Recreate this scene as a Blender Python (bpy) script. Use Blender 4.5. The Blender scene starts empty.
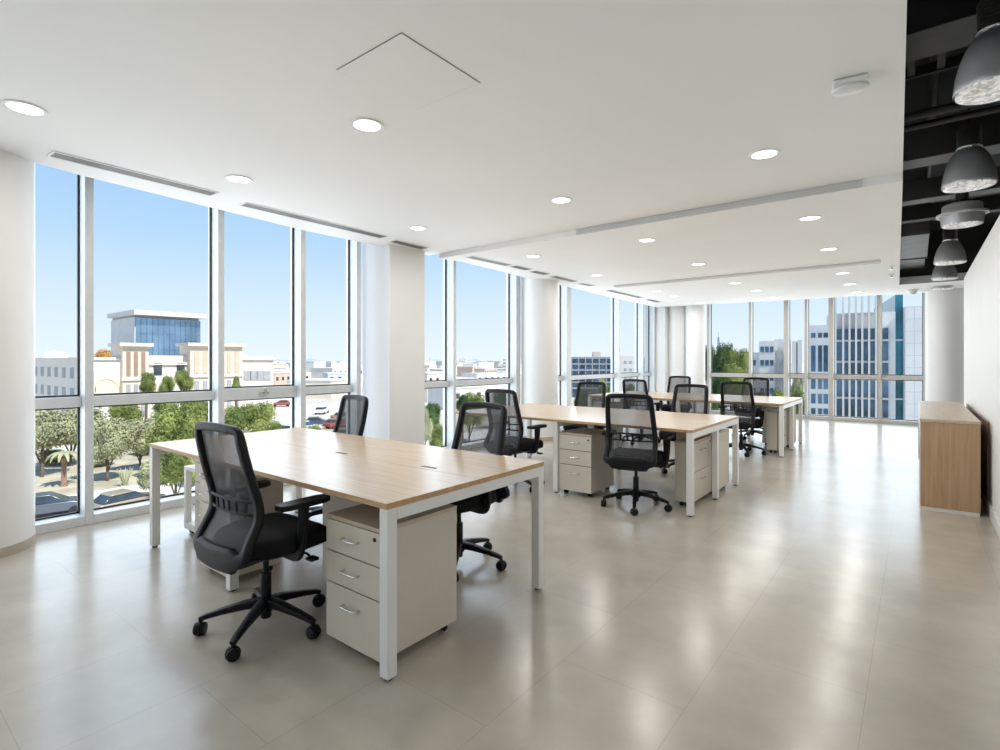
import bpy, bmesh, math, random
from mathutils import Vector, Matrix
random.seed(7)
scene = bpy.context.scene
COL = scene.collection
PI = math.pi
R = math.radians

# ------------------------------------------------------------------ camera
F, TH, HOR, HC = 530.0, R(38.2), 361.0, 1.335
cs, sn = math.cos(TH), math.sin(TH)
cam_d = bpy.data.cameras.new('camera')
cam_d.sensor_width = 36.0
cam_d.lens = F * 36.0 / 1000.0
cam_d.shift_y = (HOR - 375.0) / 1000.0
cam_d.clip_end = 6000
cam = bpy.data.objects.new('camera', cam_d)
cam.location = (0, 0, HC)
cam.rotation_euler = (PI / 2, 0, TH)
COL.objects.link(cam)
scene.camera = cam

# where a sight line of the survey photograph meets a level, a wall plane or a distance
def at(px, py, z=0.0):
    d = F * (HC - z) / (py - HOR)
    l = (px - 500) / F * d
    return (l * cs - d * sn, l * sn + d * cs)
def ray(px):
    t = (px - 500) / F
    return (t * cs - sn, t * sn + cs)
def ony(px, X):
    r = ray(px); return r[1] * X / r[0]
def onx(px, Y):
    r = ray(px); return r[0] * Y / r[1]
def far(px, d):
    r = ray(px); return (r[0] * d, r[1] * d)
def zat(py, d):
    return HC - (py - HOR) * d / F

# ------------------------------------------------------------------ materials
MATS = {}
def nodes(name):
    m = bpy.data.materials.new(name); m.use_nodes = True
    nt = m.node_tree
    return m, nt, nt.nodes['Principled BSDF']
def mat(name, col, rough=0.5, metal=0.0, spec=0.5, var=0.0, vscale=6.0, bump=0.0, bscale=200.0, stretch=None, col2=None):
    m, nt, b = nodes(name)
    b.inputs['Roughness'].default_value = rough
    b.inputs['Metallic'].default_value = metal
    b.inputs['Specular IOR Level'].default_value = spec
    b.inputs['Base Color'].default_value = (*col, 1)
    L = nt.links
    tc = nt.nodes.new('ShaderNodeTexCoord')
    mp = nt.nodes.new('ShaderNodeMapping')
    L.new(tc.outputs['Object'], mp.inputs['Vector'])
    if stretch: mp.inputs['Scale'].default_value = stretch
    if var or col2:
        n = nt.nodes.new('ShaderNodeTexNoise'); n.inputs['Scale'].default_value = vscale
        n.inputs['Detail'].default_value = 4
        L.new(mp.outputs['Vector'], n.inputs['Vector'])
        r = nt.nodes.new('ShaderNodeValToRGB')
        a = tuple(c * (1 - var) for c in col); z = col2 or tuple(min(1, c * (1 + var)) for c in col)
        r.color_ramp.elements[0].position = 0.35; r.color_ramp.elements[0].color = (*a, 1)
        r.color_ramp.elements[1].position = 0.65; r.color_ramp.elements[1].color = (*z, 1)
        L.new(n.outputs['Fac'], r.inputs['Fac']); L.new(r.outputs['Color'], b.inputs['Base Color'])
    if bump:
        n2 = nt.nodes.new('ShaderNodeTexNoise'); n2.inputs['Scale'].default_value = bscale
        L.new(tc.outputs['Object'], n2.inputs['Vector'])
        bp = nt.nodes.new('ShaderNodeBump'); bp.inputs['Strength'].default_value = bump; bp.inputs['Distance'].default_value = 0.002
        L.new(n2.outputs['Fac'], bp.inputs['Height']); L.new(bp.outputs['Normal'], b.inputs['Normal'])
    MATS[name] = m
    return m

def emit(name, col, s):
    m, nt, b = nodes(name)
    b.inputs['Base Color'].default_value = (*col, 1)
    b.inputs['Emission Color'].default_value = (*col, 1)
    b.inputs['Emission Strength'].default_value = s
    MATS[name] = m; return m

mat('white_paint', (.82, .81, .79), .55, var=.015, vscale=2)
mat('ceiling_paint', (.89, .875, .855), .7, var=.012, vscale=1.2)
mat('column_paint', (.84, .835, .82), .4, var=.01, vscale=2)
mat('white_steel', (.83, .82, .79), .32, var=.01)
mat('alu', (.68, .70, .71), .38, .1, var=.03, vscale=12)
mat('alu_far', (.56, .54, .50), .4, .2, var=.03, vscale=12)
mat('gasket', (.012, .013, .016), .5)
mat('skirting_tile', (.50, .43, .35), .3, var=.06, vscale=5)
mat('cream_laminate', (.66, .595, .50), .42, var=.014, vscale=9, stretch=(14, 14, 1))
mat('white_laminate', (.80, .78, .74), .4, var=.02, vscale=9)
mat('dark_gap', (.03, .027, .024), .7)
mat('steel_handle', (.62, .61, .60), .25, 1.0)
mat('black_plastic', (.0065, .0065, .007), .42, spec=.28, var=.15, vscale=30)
mat('grey_plastic', (.040, .041, .045), .45)
mat('black_fabric', (.012, .012, .013), .9, spec=.2, var=.2, vscale=260, bump=.4, bscale=600)
mat('chrome', (.75, .75, .76), .12, 1.0)
mat('black_ceiling', (.024, .023, .022), .8, var=.2, vscale=3)
mat('black_duct', (.042, .041, .039), .55, .2, var=.2, vscale=4)
mat('duct_grey', (.12, .116, .108), .5, .3, var=.15, vscale=4)
mat('vent_frame', (.80, .79, .77), .5)
mat('vent_slat', (.22, .215, .20), .5, .3)
mat('slot_grey', (.66, .655, .65), .5)
mat('lamp_metal', (.50, .50, .51), .30, .35, var=.1, vscale=3)
MATS['lamp_metal'].node_tree.nodes['Principled BSDF'].inputs['Coat Weight'].default_value = .8
MATS['lamp_metal'].node_tree.nodes['Principled BSDF'].inputs['Coat Roughness'].default_value = .12
mat('lamp_rib', (.10, .098, .094), .5, .5)
mat('white_plastic', (.82, .82, .80), .35)
emit('downlight_glow', (1, .985, .95), 3.0)

# prismatic lens of the pendant lamps: clear facets, some lit by the lamp
m, nt, b = nodes('prism_lens'); MATS['prism_lens'] = m
v = nt.nodes.new('ShaderNodeTexVoronoi'); v.inputs['Scale'].default_value = 55
tc = nt.nodes.new('ShaderNodeTexCoord'); nt.links.new(tc.outputs['Object'], v.inputs['Vector'])
rp = nt.nodes.new('ShaderNodeValToRGB')
rp.color_ramp.elements[0].color = (.30, .29, .28, 1); rp.color_ramp.elements[1].color = (.95, .94, .92, 1)
nt.links.new(v.outputs['Color'], rp.inputs['Fac'])
nt.links.new(rp.outputs['Color'], b.inputs['Base Color']); nt.links.new(rp.outputs['Color'], b.inputs['Emission Color'])
b.inputs['Emission Strength'].default_value = .32; b.inputs['Roughness'].default_value = .15

def wood(name, c1, c2, axis, rough=.38, scale=1.0):
    m, nt, b = nodes(name); L = nt.links
    tc = nt.nodes.new('ShaderNodeTexCoord'); mp = nt.nodes.new('ShaderNodeMapping')
    s = [26.0 * scale] * 3; s[axis] = 1.3 * scale
    mp.inputs['Scale'].default_value = s
    L.new(tc.outputs['Object'], mp.inputs['Vector'])
    n = nt.nodes.new('ShaderNodeTexNoise'); n.inputs['Scale'].default_value = 1.6; n.inputs['Detail'].default_value = 6; n.inputs['Distortion'].default_value = .7
    L.new(mp.outputs['Vector'], n.inputs['Vector'])
    r = nt.nodes.new('ShaderNodeValToRGB')
    r.color_ramp.elements[0].position = .3; r.color_ramp.elements[0].color = (*c1, 1)
    r.color_ramp.elements[1].position = .72; r.color_ramp.elements[1].color = (*c2, 1)
    L.new(n.outputs['Fac'], r.inputs['Fac']); L.new(r.outputs['Color'], b.inputs['Base Color'])
    b.inputs['Roughness'].default_value = rough
    MATS[name] = m
wood('oak_top', (.58, .42, .275), (.68, .515, .35), 0, .26)
MATS['oak_top'].node_tree.nodes['Principled BSDF'].inputs['IOR'].default_value = 1.95
wood('oak_edge', (.47, .28, .13), (.60, .38, .20), 0, .42)
wood('oak_side', (.42, .262, .142), (.54, .355, .205), 2, .42)
wood('oak_pale', (.50, .40, .29), (.60, .49, .37), 1, .36)
wood('oak_dark', (.19, .135, .09), (.26, .19, .13), 2, .45)

# floor: large polished porcelain tiles with hair-thin joints
m, nt, b = nodes('floor_tile'); MATS['floor_tile'] = m; L = nt.links
tc = nt.nodes.new('ShaderNodeTexCoord'); mp = nt.nodes.new('ShaderNodeMapping')
mp.inputs['Rotation'].default_value = (0, 0, PI / 2)
mp.inputs['Location'].default_value = (.95, .70, 0)
L.new(tc.outputs['Object'], mp.inputs['Vector'])
bk = nt.nodes.new('ShaderNodeTexBrick')
bk.inputs['Scale'].default_value = 1.0; bk.inputs['Brick Width'].default_value = 1.08; bk.inputs['Row Height'].default_value = .54
bk.inputs['Mortar Size'].default_value = .0012; bk.inputs['Mortar Smooth'].default_value = .0; bk.offset = .5
bk.inputs['Color1'].default_value = (.485, .441, .374, 1); bk.inputs['Color2'].default_value = (.493, .449, .381, 1); bk.inputs['Mortar'].default_value = (.38, .34, .283, 1)
L.new(mp.outputs['Vector'], bk.inputs['Vector'])
n = nt.nodes.new('ShaderNodeTexNoise'); n.inputs['Scale'].default_value = 2.2; n.inputs['Detail'].default_value = 7; n.inputs['Roughness'].default_value = .62
L.new(tc.outputs['Object'], n.inputs['Vector'])
rp = nt.nodes.new('ShaderNodeValToRGB'); rp.color_ramp.elements[0].position = .3; rp.color_ramp.elements[0].color = (.86, .85, .84, 1); rp.color_ramp.elements[1].position = .7; rp.color_ramp.elements[1].color = (1.08, 1.07, 1.06, 1)
L.new(n.outputs['Fac'], rp.inputs['Fac'])
mx = nt.nodes.new('ShaderNodeMix'); mx.data_type = 'RGBA'; mx.blend_type = 'MULTIPLY'; mx.inputs['Factor'].default_value = 1
L.new(bk.outputs['Color'], mx.inputs['A']); L.new(rp.outputs['Color'], mx.inputs['B'])
L.new(mx.outputs['Result'], b.inputs['Base Color'])
b.inputs['Roughness'].default_value = .22; b.inputs['IOR'].default_value = 1.72

# window glass: clear, faint grazing reflections
m = bpy.data.materials.new('glass'); m.use_nodes = True; nt = m.node_tree; nt.nodes.clear(); MATS['glass'] = m
o = nt.nodes.new('ShaderNodeOutputMaterial'); tr = nt.nodes.new('ShaderNodeBsdfTransparent'); gl = nt.nodes.new('ShaderNodeBsdfGlossy'); fr = nt.nodes.new('ShaderNodeFresnel'); ms = nt.nodes.new('ShaderNodeMixShader')
tr.inputs['Color'].default_value = (.965, .985, .985, 1); gl.inputs['Roughness'].default_value = .02; fr.inputs['IOR'].default_value = 1.03
nt.links.new(fr.outputs[0], ms.inputs[0]); nt.links.new(tr.outputs[0], ms.inputs[1]); nt.links.new(gl.outputs[0], ms.inputs[2]); nt.links.new(ms.outputs[0], o.inputs[0])

# chair mesh fabric: open weave
m = bpy.data.materials.new('mesh_fabric'); m.use_nodes = True; nt = m.node_tree; MATS['mesh_fabric'] = m
b = nt.nodes['Principled BSDF']; b.inputs['Base Color'].default_value = (.055, .056, .060, 1); b.inputs['Roughness'].default_value = .7
o = nt.nodes['Material Output']; tr = nt.nodes.new('ShaderNodeBsdfTransparent'); ms = nt.nodes.new('ShaderNodeMixShader')
wv = nt.nodes.new('ShaderNodeTexChecker'); wv.inputs['Scale'].default_value = 420
tc = nt.nodes.new('ShaderNodeTexCoord'); nt.links.new(tc.outputs['Object'], wv.inputs['Vector'])
mr = nt.nodes.new('ShaderNodeMapRange'); mr.inputs['To Min'].default_value = .52; mr.inputs['To Max'].default_value = .70
lw = nt.nodes.new('ShaderNodeLayerWeight'); lw.inputs['Blend'].default_value = .5
ad = nt.nodes.new('ShaderNodeMath'); ad.operation = 'MULTIPLY_ADD'; ad.use_clamp = True; ad.inputs[1].default_value = .42
nt.links.new(wv.outputs['Fac'], mr.inputs['Value']); nt.links.new(lw.outputs['Facing'], ad.inputs[0]); nt.links.new(mr.outputs[0], ad.inputs[2]); nt.links.new(ad.outputs[0], ms.inputs[0])
nt.links.new(tr.outputs[0], ms.inputs[1]); nt.links.new(b.outputs[0], ms.inputs[2]); nt.links.new(ms.outputs[0], o.inputs[0])

# outdoors
mat('ground_pale', (.56, .52, .46), .9, var=.14, vscale=.06)
mat('asphalt', (.68, .65, .61), .9, var=.1, vscale=.3)
mat('pavement', (.78, .74, .69), .9, var=.06, vscale=.5)
mat('planting', (.46, .41, .31), .95, var=.2, vscale=.5)
mat('hill_blue', (.34, .40, .46), .95, var=.1, vscale=.01)
mat('stone_cream', (.70, .62, .52), .85, var=.05, vscale=.8)
mat('stone_pale', (.72, .68, .62), .85, var=.04, vscale=.8)
mat('stone_pink', (.64, .47, .38), .85, var=.06, vscale=.8)
mat('stone_grey', (.36, .37, .39), .85, var=.08, vscale=.7)
mat('stone_brown', (.34, .23, .17), .8, var=.06, vscale=.8)
mat('conc_grey', (.58, .58, .60), .8, var=.05, vscale=.6)
mat('conc_white', (.66, .65, .63), .8, var=.03, vscale=.6)
mat('panel_lilac', (.76, .75, .74), .6, var=.05, vscale=.5)
mat('win_dark', (.05, .07, .09), .15, var=.4, vscale=.5)
mat('win_blue', (.075, .145, .225), .08, .3, var=.55, vscale=.35)
mat('win_teal', (.03, .16, .22), .08, .3, var=.5, vscale=.3)
mat('glass_tower', (.24, .36, .50), .08, .7, var=.25, vscale=.2)
mat('leaf_green', (.16, .22, .06), .75, spec=.2, var=.4, vscale=.7, col2=(.29, .33, .10))
mat('leaf_olive', (.33, .345, .20), .75, spec=.15, var=.25, vscale=.6, col2=(.52, .52, .32))
mat('leaf_dark', (.045, .10, .035), .7, spec=.2, var=.4, vscale=.6, col2=(.11, .18, .06))
mat('leaf_orange', (.50, .27, .08), .75, spec=.2, var=.3, vscale=.6)
mat('bark', (.16, .115, .085), .9, var=.25, vscale=6)
mat('palm_bark', (.30, .19, .14), .9, var=.25, vscale=6)
mat('car_grey', (.12, .14, .17), .25, .4)
mat('car_white', (.80, .80, .79), .3)
mat('car_bronze', (.42, .33, .25), .35, .3)
mat('car_red', (.36, .07, .05), .3)
mat('tyre', (.02, .02, .02), .8)
M = MATS

# ------------------------------------------------------------------ mesh helpers
class MB:
    def __init__(s): s.v = []; s.f = []
    def add(s, vs, fs):
        b = len(s.v); s.v += [tuple(p) for p in vs]; s.f += [tuple(b + i for i in f) for f in fs]; return s
    def box(s, x0, x1, y0, y1, z0, z1):
        return s.add([(x0, y0, z0), (x1, y0, z0), (x1, y1, z0), (x0, y1, z0), (x0, y0, z1), (x1, y0, z1), (x1, y1, z1), (x0, y1, z1)],
                     [(0, 3, 2, 1), (4, 5, 6, 7), (0, 1, 5, 4), (1, 2, 6, 5), (2, 3, 7, 6), (3, 0, 4, 7)])
    def prism(s, poly, z0, z1):            # polygon counter-clockwise seen from above
        n = len(poly)
        return s.add([(x, y, z0) for x, y in poly] + [(x, y, z1) for x, y in poly],
                     [tuple(reversed(range(n))), tuple(range(n, 2 * n))] + [(i, (i + 1) % n, n + (i + 1) % n, n + i) for i in range(n)])
    def lathe(s, prof, n=32, c=(0, 0, 0), axis='z', cap0=True, cap1=True):
        vs = []
        for r, h in prof:
            for k in range(n):
                a = 2 * PI * k / n
                if axis == 'z': p = (c[0] + r * math.cos(a), c[1] + r * math.sin(a), c[2] + h)
                elif axis == 'x': p = (c[0] + h, c[1] + r * math.cos(a), c[2] + r * math.sin(a))
                else: p = (c[0] + r * math.sin(a), c[1] + h, c[2] + r * math.cos(a))
                vs.append(p)
        fs = []
        for i in range(len(prof) - 1):
            for k in range(n):
                a, b_ = i * n + k, i * n + (k + 1) % n
                fs.append((a, b_, b_ + n, a + n))
        if cap0: fs.append(tuple(reversed(range(n))))
        if cap1: fs.append(tuple(range((len(prof) - 1) * n, len(prof) * n)))
        return s.add(vs, fs)
    def cyl(s, c, r, h, n=24, axis='z'):
        return s.lathe([(r, 0), (r, h)], n, c, axis)
    def sweep(s, path, prof, closed=False, up=(0, 0, 1), scales=None):
        # prof: 2-D points (side, up') carried along the path
        P = [Vector(p) for p in path]; n = len(P); k = len(prof); vs = []
        upv = Vector(up)
        for i in range(n):
            if closed: t = P[(i + 1) % n] - P[i - 1]
            elif i == 0: t = P[1] - P[0]
            elif i == n - 1: t = P[-1] - P[-2]
            else: t = (P[i + 1] - P[i]).normalized() + (P[i] - P[i - 1]).normalized()
            t.normalize()
            u = upv if not callable(up) else up(i)
            side = t.cross(u)
            if side.length < 1e-4: side = t.cross(Vector((1, 0, 0)))
            side.normalize(); w = side.cross(t).normalized()
            sc = scales[i] if scales else (1, 1)
            for a, b_ in prof:
                vs.append(P[i] + side * a * sc[0] + w * b_ * sc[1])
        fs = []
        m_ = n if closed else n - 1
        for i in range(m_):
            j = (i + 1) % n
            for q in range(k):
                r_ = (q + 1) % k
                fs.append((i * k + q, i * k + r_, j * k + r_, j * k + q))
        if not closed:
            fs.append(tuple(reversed(range(k)))); fs.append(tuple(range((n - 1) * k, n * k)))
        return s.add(vs, fs)
    def xf(s, Mx):
        s.v = [tuple(Mx @ Vector(p)) for p in s.v]; return s
    def mesh(s, name, smooth=None):
        me = bpy.data.meshes.new(name); me.from_pydata(s.v, [], s.f)
        bm = bmesh.new(); bm.from_mesh(me); bmesh.ops.recalc_face_normals(bm, faces=bm.faces); bm.to_mesh(me); bm.free()
        if smooth is not None:
            for p in me.polygons: p.use_smooth = True
            me.set_sharp_from_angle(angle=R(smooth))
        me.update(); return me
    def obj(s, name, material, parent=None, smooth=None, bevel=0.0, seg=2):
        me = s.mesh(name, smooth if smooth is not None else (35 if bevel else None))
        o = bpy.data.objects.new(name, me); COL.objects.link(o)
        me.materials.append(M[material] if isinstance(material, str) else material)
        if parent is not None: o.parent = parent
        if bevel:
            bv = o.modifiers.new('bevel', 'BEVEL'); bv.width = bevel; bv.segments = seg; bv.limit_method = 'ANGLE'; bv.angle_limit = R(40)
        return o

def rect(w, h, r=0.0, n=3):
    if r <= 0: return [(-w / 2, -h / 2), (w / 2, -h / 2), (w / 2, h / 2), (-w / 2, h / 2)]
    out = []
    for cx, cy, a0 in ((w / 2 - r, -h / 2 + r, -90), (w / 2 - r, h / 2 - r, 0), (-w / 2 + r, h / 2 - r, 90), (-w / 2 + r, -h / 2 + r, 180)):
        for i in range(n + 1):
            a = R(a0 + 90 * i / n); out.append((cx + r * math.cos(a), cy + r * math.sin(a)))
    return out
def circ(r, n=10): return [(r * math.cos(2 * PI * i / n), r * math.sin(2 * PI * i / n)) for i in range(n)]
def smooth_path(pts, n=6, closed=False):
    P = [Vector(p) for p in pts]; out = []; N = len(P)
    rng = range(N) if closed else range(N - 1)
    for i in rng:
        if closed: p0, p1, p2, p3 = P[i - 1], P[i], P[(i + 1) % N], P[(i + 2) % N]
        else: p0, p1, p2, p3 = P[max(i - 1, 0)], P[i], P[i + 1], P[min(i + 2, N - 1)]
        for k in range(n):
            t = k / n
            out.append(.5 * ((2 * p1) + (-p0 + p2) * t + (2 * p0 - 5 * p1 + 4 * p2 - p3) * t * t + (-p0 + 3 * p1 - 3 * p2 + p3) * t ** 3))
    if not closed: out.append(P[-1])
    return out

def empty(name, loc=(0, 0, 0), rz=0.0):
    o = bpy.data.objects.new(name, None); COL.objects.link(o)
    o.empty_display_size = .1; o.location = loc; o.rotation_euler = (0, 0, rz); return o
def tag(o, label, cat, group=None, kind=None):
    o['label'] = label; o['category'] = cat
    if group: o['group'] = group
    if kind: o['kind'] = kind
    return o
def thing(name, label, cat, loc=(0, 0, 0), rz=0.0, group=None): return tag(empty(name, loc, rz), label, cat, group)
def struct(o): o['kind'] = 'structure'; return o
KIDS = {}
def copy_tree(o, parent=None, keep=None):
    c = o.copy(); COL.objects.link(c)
    if parent is not None: c.parent = parent
    for ch in KID(o): copy_tree(ch, c)
    return c
def KID(o): return [x for x in o.children]

# ------------------------------------------------------------------ room shell
Z1, Z2 = 2.765, 2.70          # ceiling near / beyond the step
YSTEP = 5.04
XG = -5.47                   # glass plane of the long facade
XS = -5.31                   # inner face of its frames
YG = 14.12; YF = 14.0        # far facade
fl = MB().box(-5.62, 4.2, -4.6, 14.3, -.25, 0).obj('floor', 'floor_tile'); struct(fl)
near_poly = [(-4.58, -4.6), (-.02 + .0, -4.6), (-.03, 2.6), (-.085, YSTEP), (-5.21, YSTEP), (-5.28, 3.3), (-5.17, 2.2), (-5.06, 1.2), (-4.99, .9)]
far_poly = [(-5.00, YSTEP), (-.085, YSTEP), (-.252, 11.93), (4.2, 11.93), (4.2, 13.62), (.6, 13.58), (-1.96, 13.35), (-5.20, 13.05), (-5.17, 11.0), (-5.07, 8.6), (-5.02, 6.8), (-4.92, 5.4)]
cm = MB().prism(near_poly, Z1, Z1 + .04).prism(far_poly, Z2, Z1 + .04)
struct(cm.obj('ceiling', 'ceiling_paint'))
# dark slab above, its fascia along the open strip, and the white soffit pocket over the windows
struct(MB().box(-5.7, 4.3, -4.7, 14.4, 3.62, 3.9).obj('roof_slab', 'black_ceiling'))
struct(MB().box(-.25, 4.2, 11.90, 11.93, Z2, Z2 + .13).obj('trim_2', 'slot_grey'))
struct(MB().box(-5.5, 4.2, 11.95, 12.0, Z1 + .05, 3.62).obj('trim_1', 'black_ceiling'))
sp = MB().box(-5.62, -4.4, -4.6, 14.3, 3.25, 3.33).box(-4.4, 4.2, 12.9, 14.3, 3.25, 3.33)
struct(sp.obj('trim_3', 'white_paint'))
# upstand that closes the plenum above the glazing
struct(MB().box(-5.74, -5.64, -4.6, 14.3, 3.25, 3.62).box(-5.62, 4.2, 14.28, 14.38, 3.25, 3.62).obj('trim_4', 'white_paint'))
# walls
WH = 2.46
struct(MB().box(.50, .60, -4.6, 9.55, 0, WH).obj('wall_right', 'white_paint'))
struct(MB().box(.486, .4995, -4.6, 9.55, 0, .10).obj('baseboard_right', 'white_steel'))
struct(MB().box(-5.62, 4.2, -4.72, -4.6, 0, 3.62).obj('wall_back', 'white_paint'))
struct(MB().box(4.2, 4.3, -4.7, 14.3, 0, 3.62).obj('wall_beyond', 'white_paint'))
# columns
def round_column(x, y, r, zt):
    e = empty('column', (x, y, 0)); struct(e)
    MB().lathe([(r, .065), (r, zt)], 64).obj('shaft', 'column_paint', e, smooth=30)
    MB().lathe([(r + .004, 0), (r + .004, .065)], 64).obj('skirting', 'skirting_tile', e, smooth=30)
round_column(-5.195, .632, .33, 3.25)
round_column(-5.115, 7.60, .315, 3.25)
round_column(-4.885, 13.62, .235, 3.25)
round_column(-4.405, 13.58, .235, 3.25)
round_column(.45, 13.4, .32, 3.25)
def square_column(x0, x1, y0, y1):
    e = empty('column', (x0, y0, 0)); struct(e)
    MB().box(0, x1 - x0, 0, y1 - y0, .0, 3.25).obj('shaft', 'column_paint', e, bevel=.006)
square_column(-5.62, -5.08, 4.27, 4.86)
square_column(-5.62, -5.06, 13.26, 13.95)

# ------------------------------------------------------------------ windows
def window(name, p0, p1, depth_dir, w0=0.05, w1=0.05, trans_h=.085, tz=1.0, frame='alu', opener=False, ztop=3.25):
    """bay from p0 to p1 (frame face line, seen from inside p0 left), glass set back along depth_dir"""
    a, b_ = Vector((*p0, 0)), Vector((*p1, 0)); u = (b_ - a); Lg = u.length; u.normalize()
    ang = math.atan2(u.y, u.x)
    e = empty(name, (a.x, a.y, 0), ang); struct(e)
    D = .16                                   # local +y is outwards
    # right-hand mullion (the left one belongs to the neighbour), half-lapped 1 mm apart
    MB().box(Lg - w1, Lg - .0005, 0, D + .06, 0.0, ztop).obj('mullion', frame, e, bevel=.004)
    if w0: MB().box(0, w0, 0, D + .06, 0, ztop).obj('mullion', frame, e, bevel=.004)
    x0, x1 = (w0 if w0 else 0), Lg - w1
    MB().box(x0, x1, 0.0, D + .06, 0, .075).obj('sill', frame, e, bevel=.004)
    MB().box(x0, x1, D - .075, D + .03, tz - trans_h / 2, tz + trans_h / 2).obj('transom', frame, e, bevel=.004)
    MB().box(x0, x1, D - .05, D + .03, ztop - .06, ztop).obj('head', frame, e)
    g = MB()
    for z0, z1 in ((.075, tz - trans_h / 2), (tz + trans_h / 2, ztop - .06)):
        t = .014
        g.box(x0, x0 + t * .7, D - .010, D + .004, z0, z1).box(x1 - t, x1, D - .018, D + .004, z0, z1)
        g.box(x0, x1, D - .016, D + .004, z0, z0 + t).box(x0, x1, D - .016, D + .004, z1 - t, z1)
    g.obj('gasket', 'gasket', e)
    for z0, z1 in ((.075, tz - trans_h / 2), (tz + trans_h / 2, ztop - .06)):
        MB().box(x0 + .002, x1 - .002, D + .006, D + .014, z0, z1).obj('pane', 'glass', e)
    if opener:
        q = MB().box(Lg * .5 - .05, Lg * .5 + .05, D - .10, D - .075, tz - .012, tz + .012).box(Lg * .5 - .012, Lg * .5 + .012, D - .125, D - .10, tz - .01, tz + .055)
        q.obj('handle', 'steel_handle', e, bevel=.003)
    return e
# long facade: mullion faces read from the photograph's sight lines on the frame plane
mul = [ony(p, XS) for p in (89.5, 221.5, 303.5, 359)]
ys = [-4.58, -3.35, -2.15, -.95, .30] + mul
wn = 1
def bay(y0, y1, **k):
    global wn
    # inside view: facing -X, left is smaller Y ; local +x along +Y, local +y must be outwards (-X)
    window(f'window_{wn}', (XS, y0), (XS, y1), None, **k); wn += 1
HW = .03
for i in range(len(ys) - 1):
    big = (i == 6)
    bay(ys[i] + (HW if i else 0), ys[i + 1] + HW, w0=(.05 if i == 0 else 0), w1=2 * HW, trans_h=(.12 if big else .085), opener=big, tz=1.0)
m2 = [4.88, ony(455, XS), ony(519.5, XS)]
for i in range(2): bay(m2[i] + (HW if i else 0), m2[i + 1] + HW, w0=(.05 if i == 0 else 0), w1=(.12 if i else 2 * HW))
m3 = [7.95, ony(570.5, XS), ony(620, XS), ony(643.5, XS), 13.21]
for i in range(4): bay(m3[i] + (HW if i else 0), m3[i + 1] + HW, w0=(.05 if i == 0 else 0), w1=(.16 if i == 0 else 2 * HW))
# far facade: seen facing +Y, left is -X
mf = [onx(707, YF), onx(750, YF), onx(787, YF), onx(806, YF), onx(832, YF), onx(879.5, YF), onx(925, YF), 1.4, 2.8, 4.18]
for i in range(len(mf) - 1):
    wide = .10 if i in (1, 3) else .06
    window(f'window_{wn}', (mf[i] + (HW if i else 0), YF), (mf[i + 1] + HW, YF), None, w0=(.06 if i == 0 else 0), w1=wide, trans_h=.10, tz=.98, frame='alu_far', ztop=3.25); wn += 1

# ------------------------------------------------------------------ ceiling fittings
ORD = ['first', 'second', 'third', 'fourth', 'fifth', 'sixth', 'seventh', 'eighth', 'ninth', 'tenth', 'eleventh', 'twelfth', 'thirteenth', 'fourteenth']
rows = {'window row': [(25, 108), (239, 179), (418, 228), (533, 256), (597, 275), (657, 291), (674, 296), (700, 303)],
        'middle row': [(367, 125), (561, 200), (647, 240), (698.5, 264), (735, 283), (756, 290.5), (772, 297.5)],
        'row by the black strip': [(764, 154), (810, 218), (829, 249), (843, 273), (850, 284), (857, 292)]}
LAMPS = []
dl0 = None
def make_downlight(label, x, y, z):
    global dl0
    if dl0 is None:
        e = thing('ceiling_light', label, 'ceiling light', (x, y, z), 0, 'recessed downlights')
        MB().lathe([(.078, .0), (.080, -.006), (.099, -.008), (.101, 0.0), (.078, 0.0)], 40, cap0=False, cap1=False).obj('trim_ring', 'white_plastic', e, smooth=40)
        MB().lathe([(.078, -.0035), (.03, -.004)], 40).obj('diffuser', 'downlight_glow', e)
        dl0 = e
    else:
        e = copy_tree(dl0); e.location = (x, y, z); e['label'] = label
    LAMPS.append((x, y, z)); return e
for rn, pts in rows.items():
    for i, (px, py) in enumerate(pts):
        z = Z1
        x, y = at(px, py, z)
        if y > YSTEP: z = Z2; x, y = at(px, py, z)
        y = min(y, 12.85)
        make_downlight(f'round ceiling downlight, {ORD[i]} from the near end of the {rn}', x, y, z)
def linear_vent(p0, p1, z, w, label, n=5, name='ceiling_vent', grp='linear air vents along the windows'):
    a, b_ = Vector((*p0, 0)), Vector((*p1, 0)); u = b_ - a; Lg = u.length
    e = thing(name, label, 'vent', (a.x, a.y, z), math.atan2(u.y, u.x), grp)
    f = MB(); t = .012
    f.box(0, Lg, -w / 2, -w / 2 + t, -.006, -.0005).box(0, Lg, w / 2 - t, w / 2, -.006, -.0005).box(0, t, -w / 2 + t, w / 2 - t, -.006, -.0005).box(Lg - t, Lg, -w / 2 + t, w / 2 - t, -.006, -.0005)
    f.obj('frame', 'vent_frame', e)
    MB().box(t, Lg - t, -w / 2 + t, w / 2 - t, -.0012, -.0004).obj('backing', 'gasket', e)
    s_ = MB(); pitch = (w - 2 * t) / n
    for k in range(n):
        y = -w / 2 + t + pitch * (k + .5)
        s_.box(t, Lg - t, y - pitch * .30, y + pitch * .30, -.0055, -.0015)
    s_.obj('slats', 'vent_slat', e)
vx = [((50, 153), (215, 194), Z1), ((242, 203.5), (384, 237), Z1), ((392, 240.5), (425, 248.5), Z1),
      ((469, 256.5), (509, 265.2), Z2), ((512, 265.8), (529, 269.5), Z2), ((532, 271), (547, 274.2), Z2), ((553, 276), (575, 281.4), Z2),
      ((579.6, 283.2), (592.8, 285.6), Z2), ((608, 290), (641, 297.6), Z2), ((648, 299.4), (659, 302), Z2)]
for i, (a, b_, z) in enumerate(vx):
    linear_vent(at(*a, z), at(*b_, z), z, .15, f'slatted ceiling air vent along the windows, {ORD[i]} from the near end')
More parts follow.
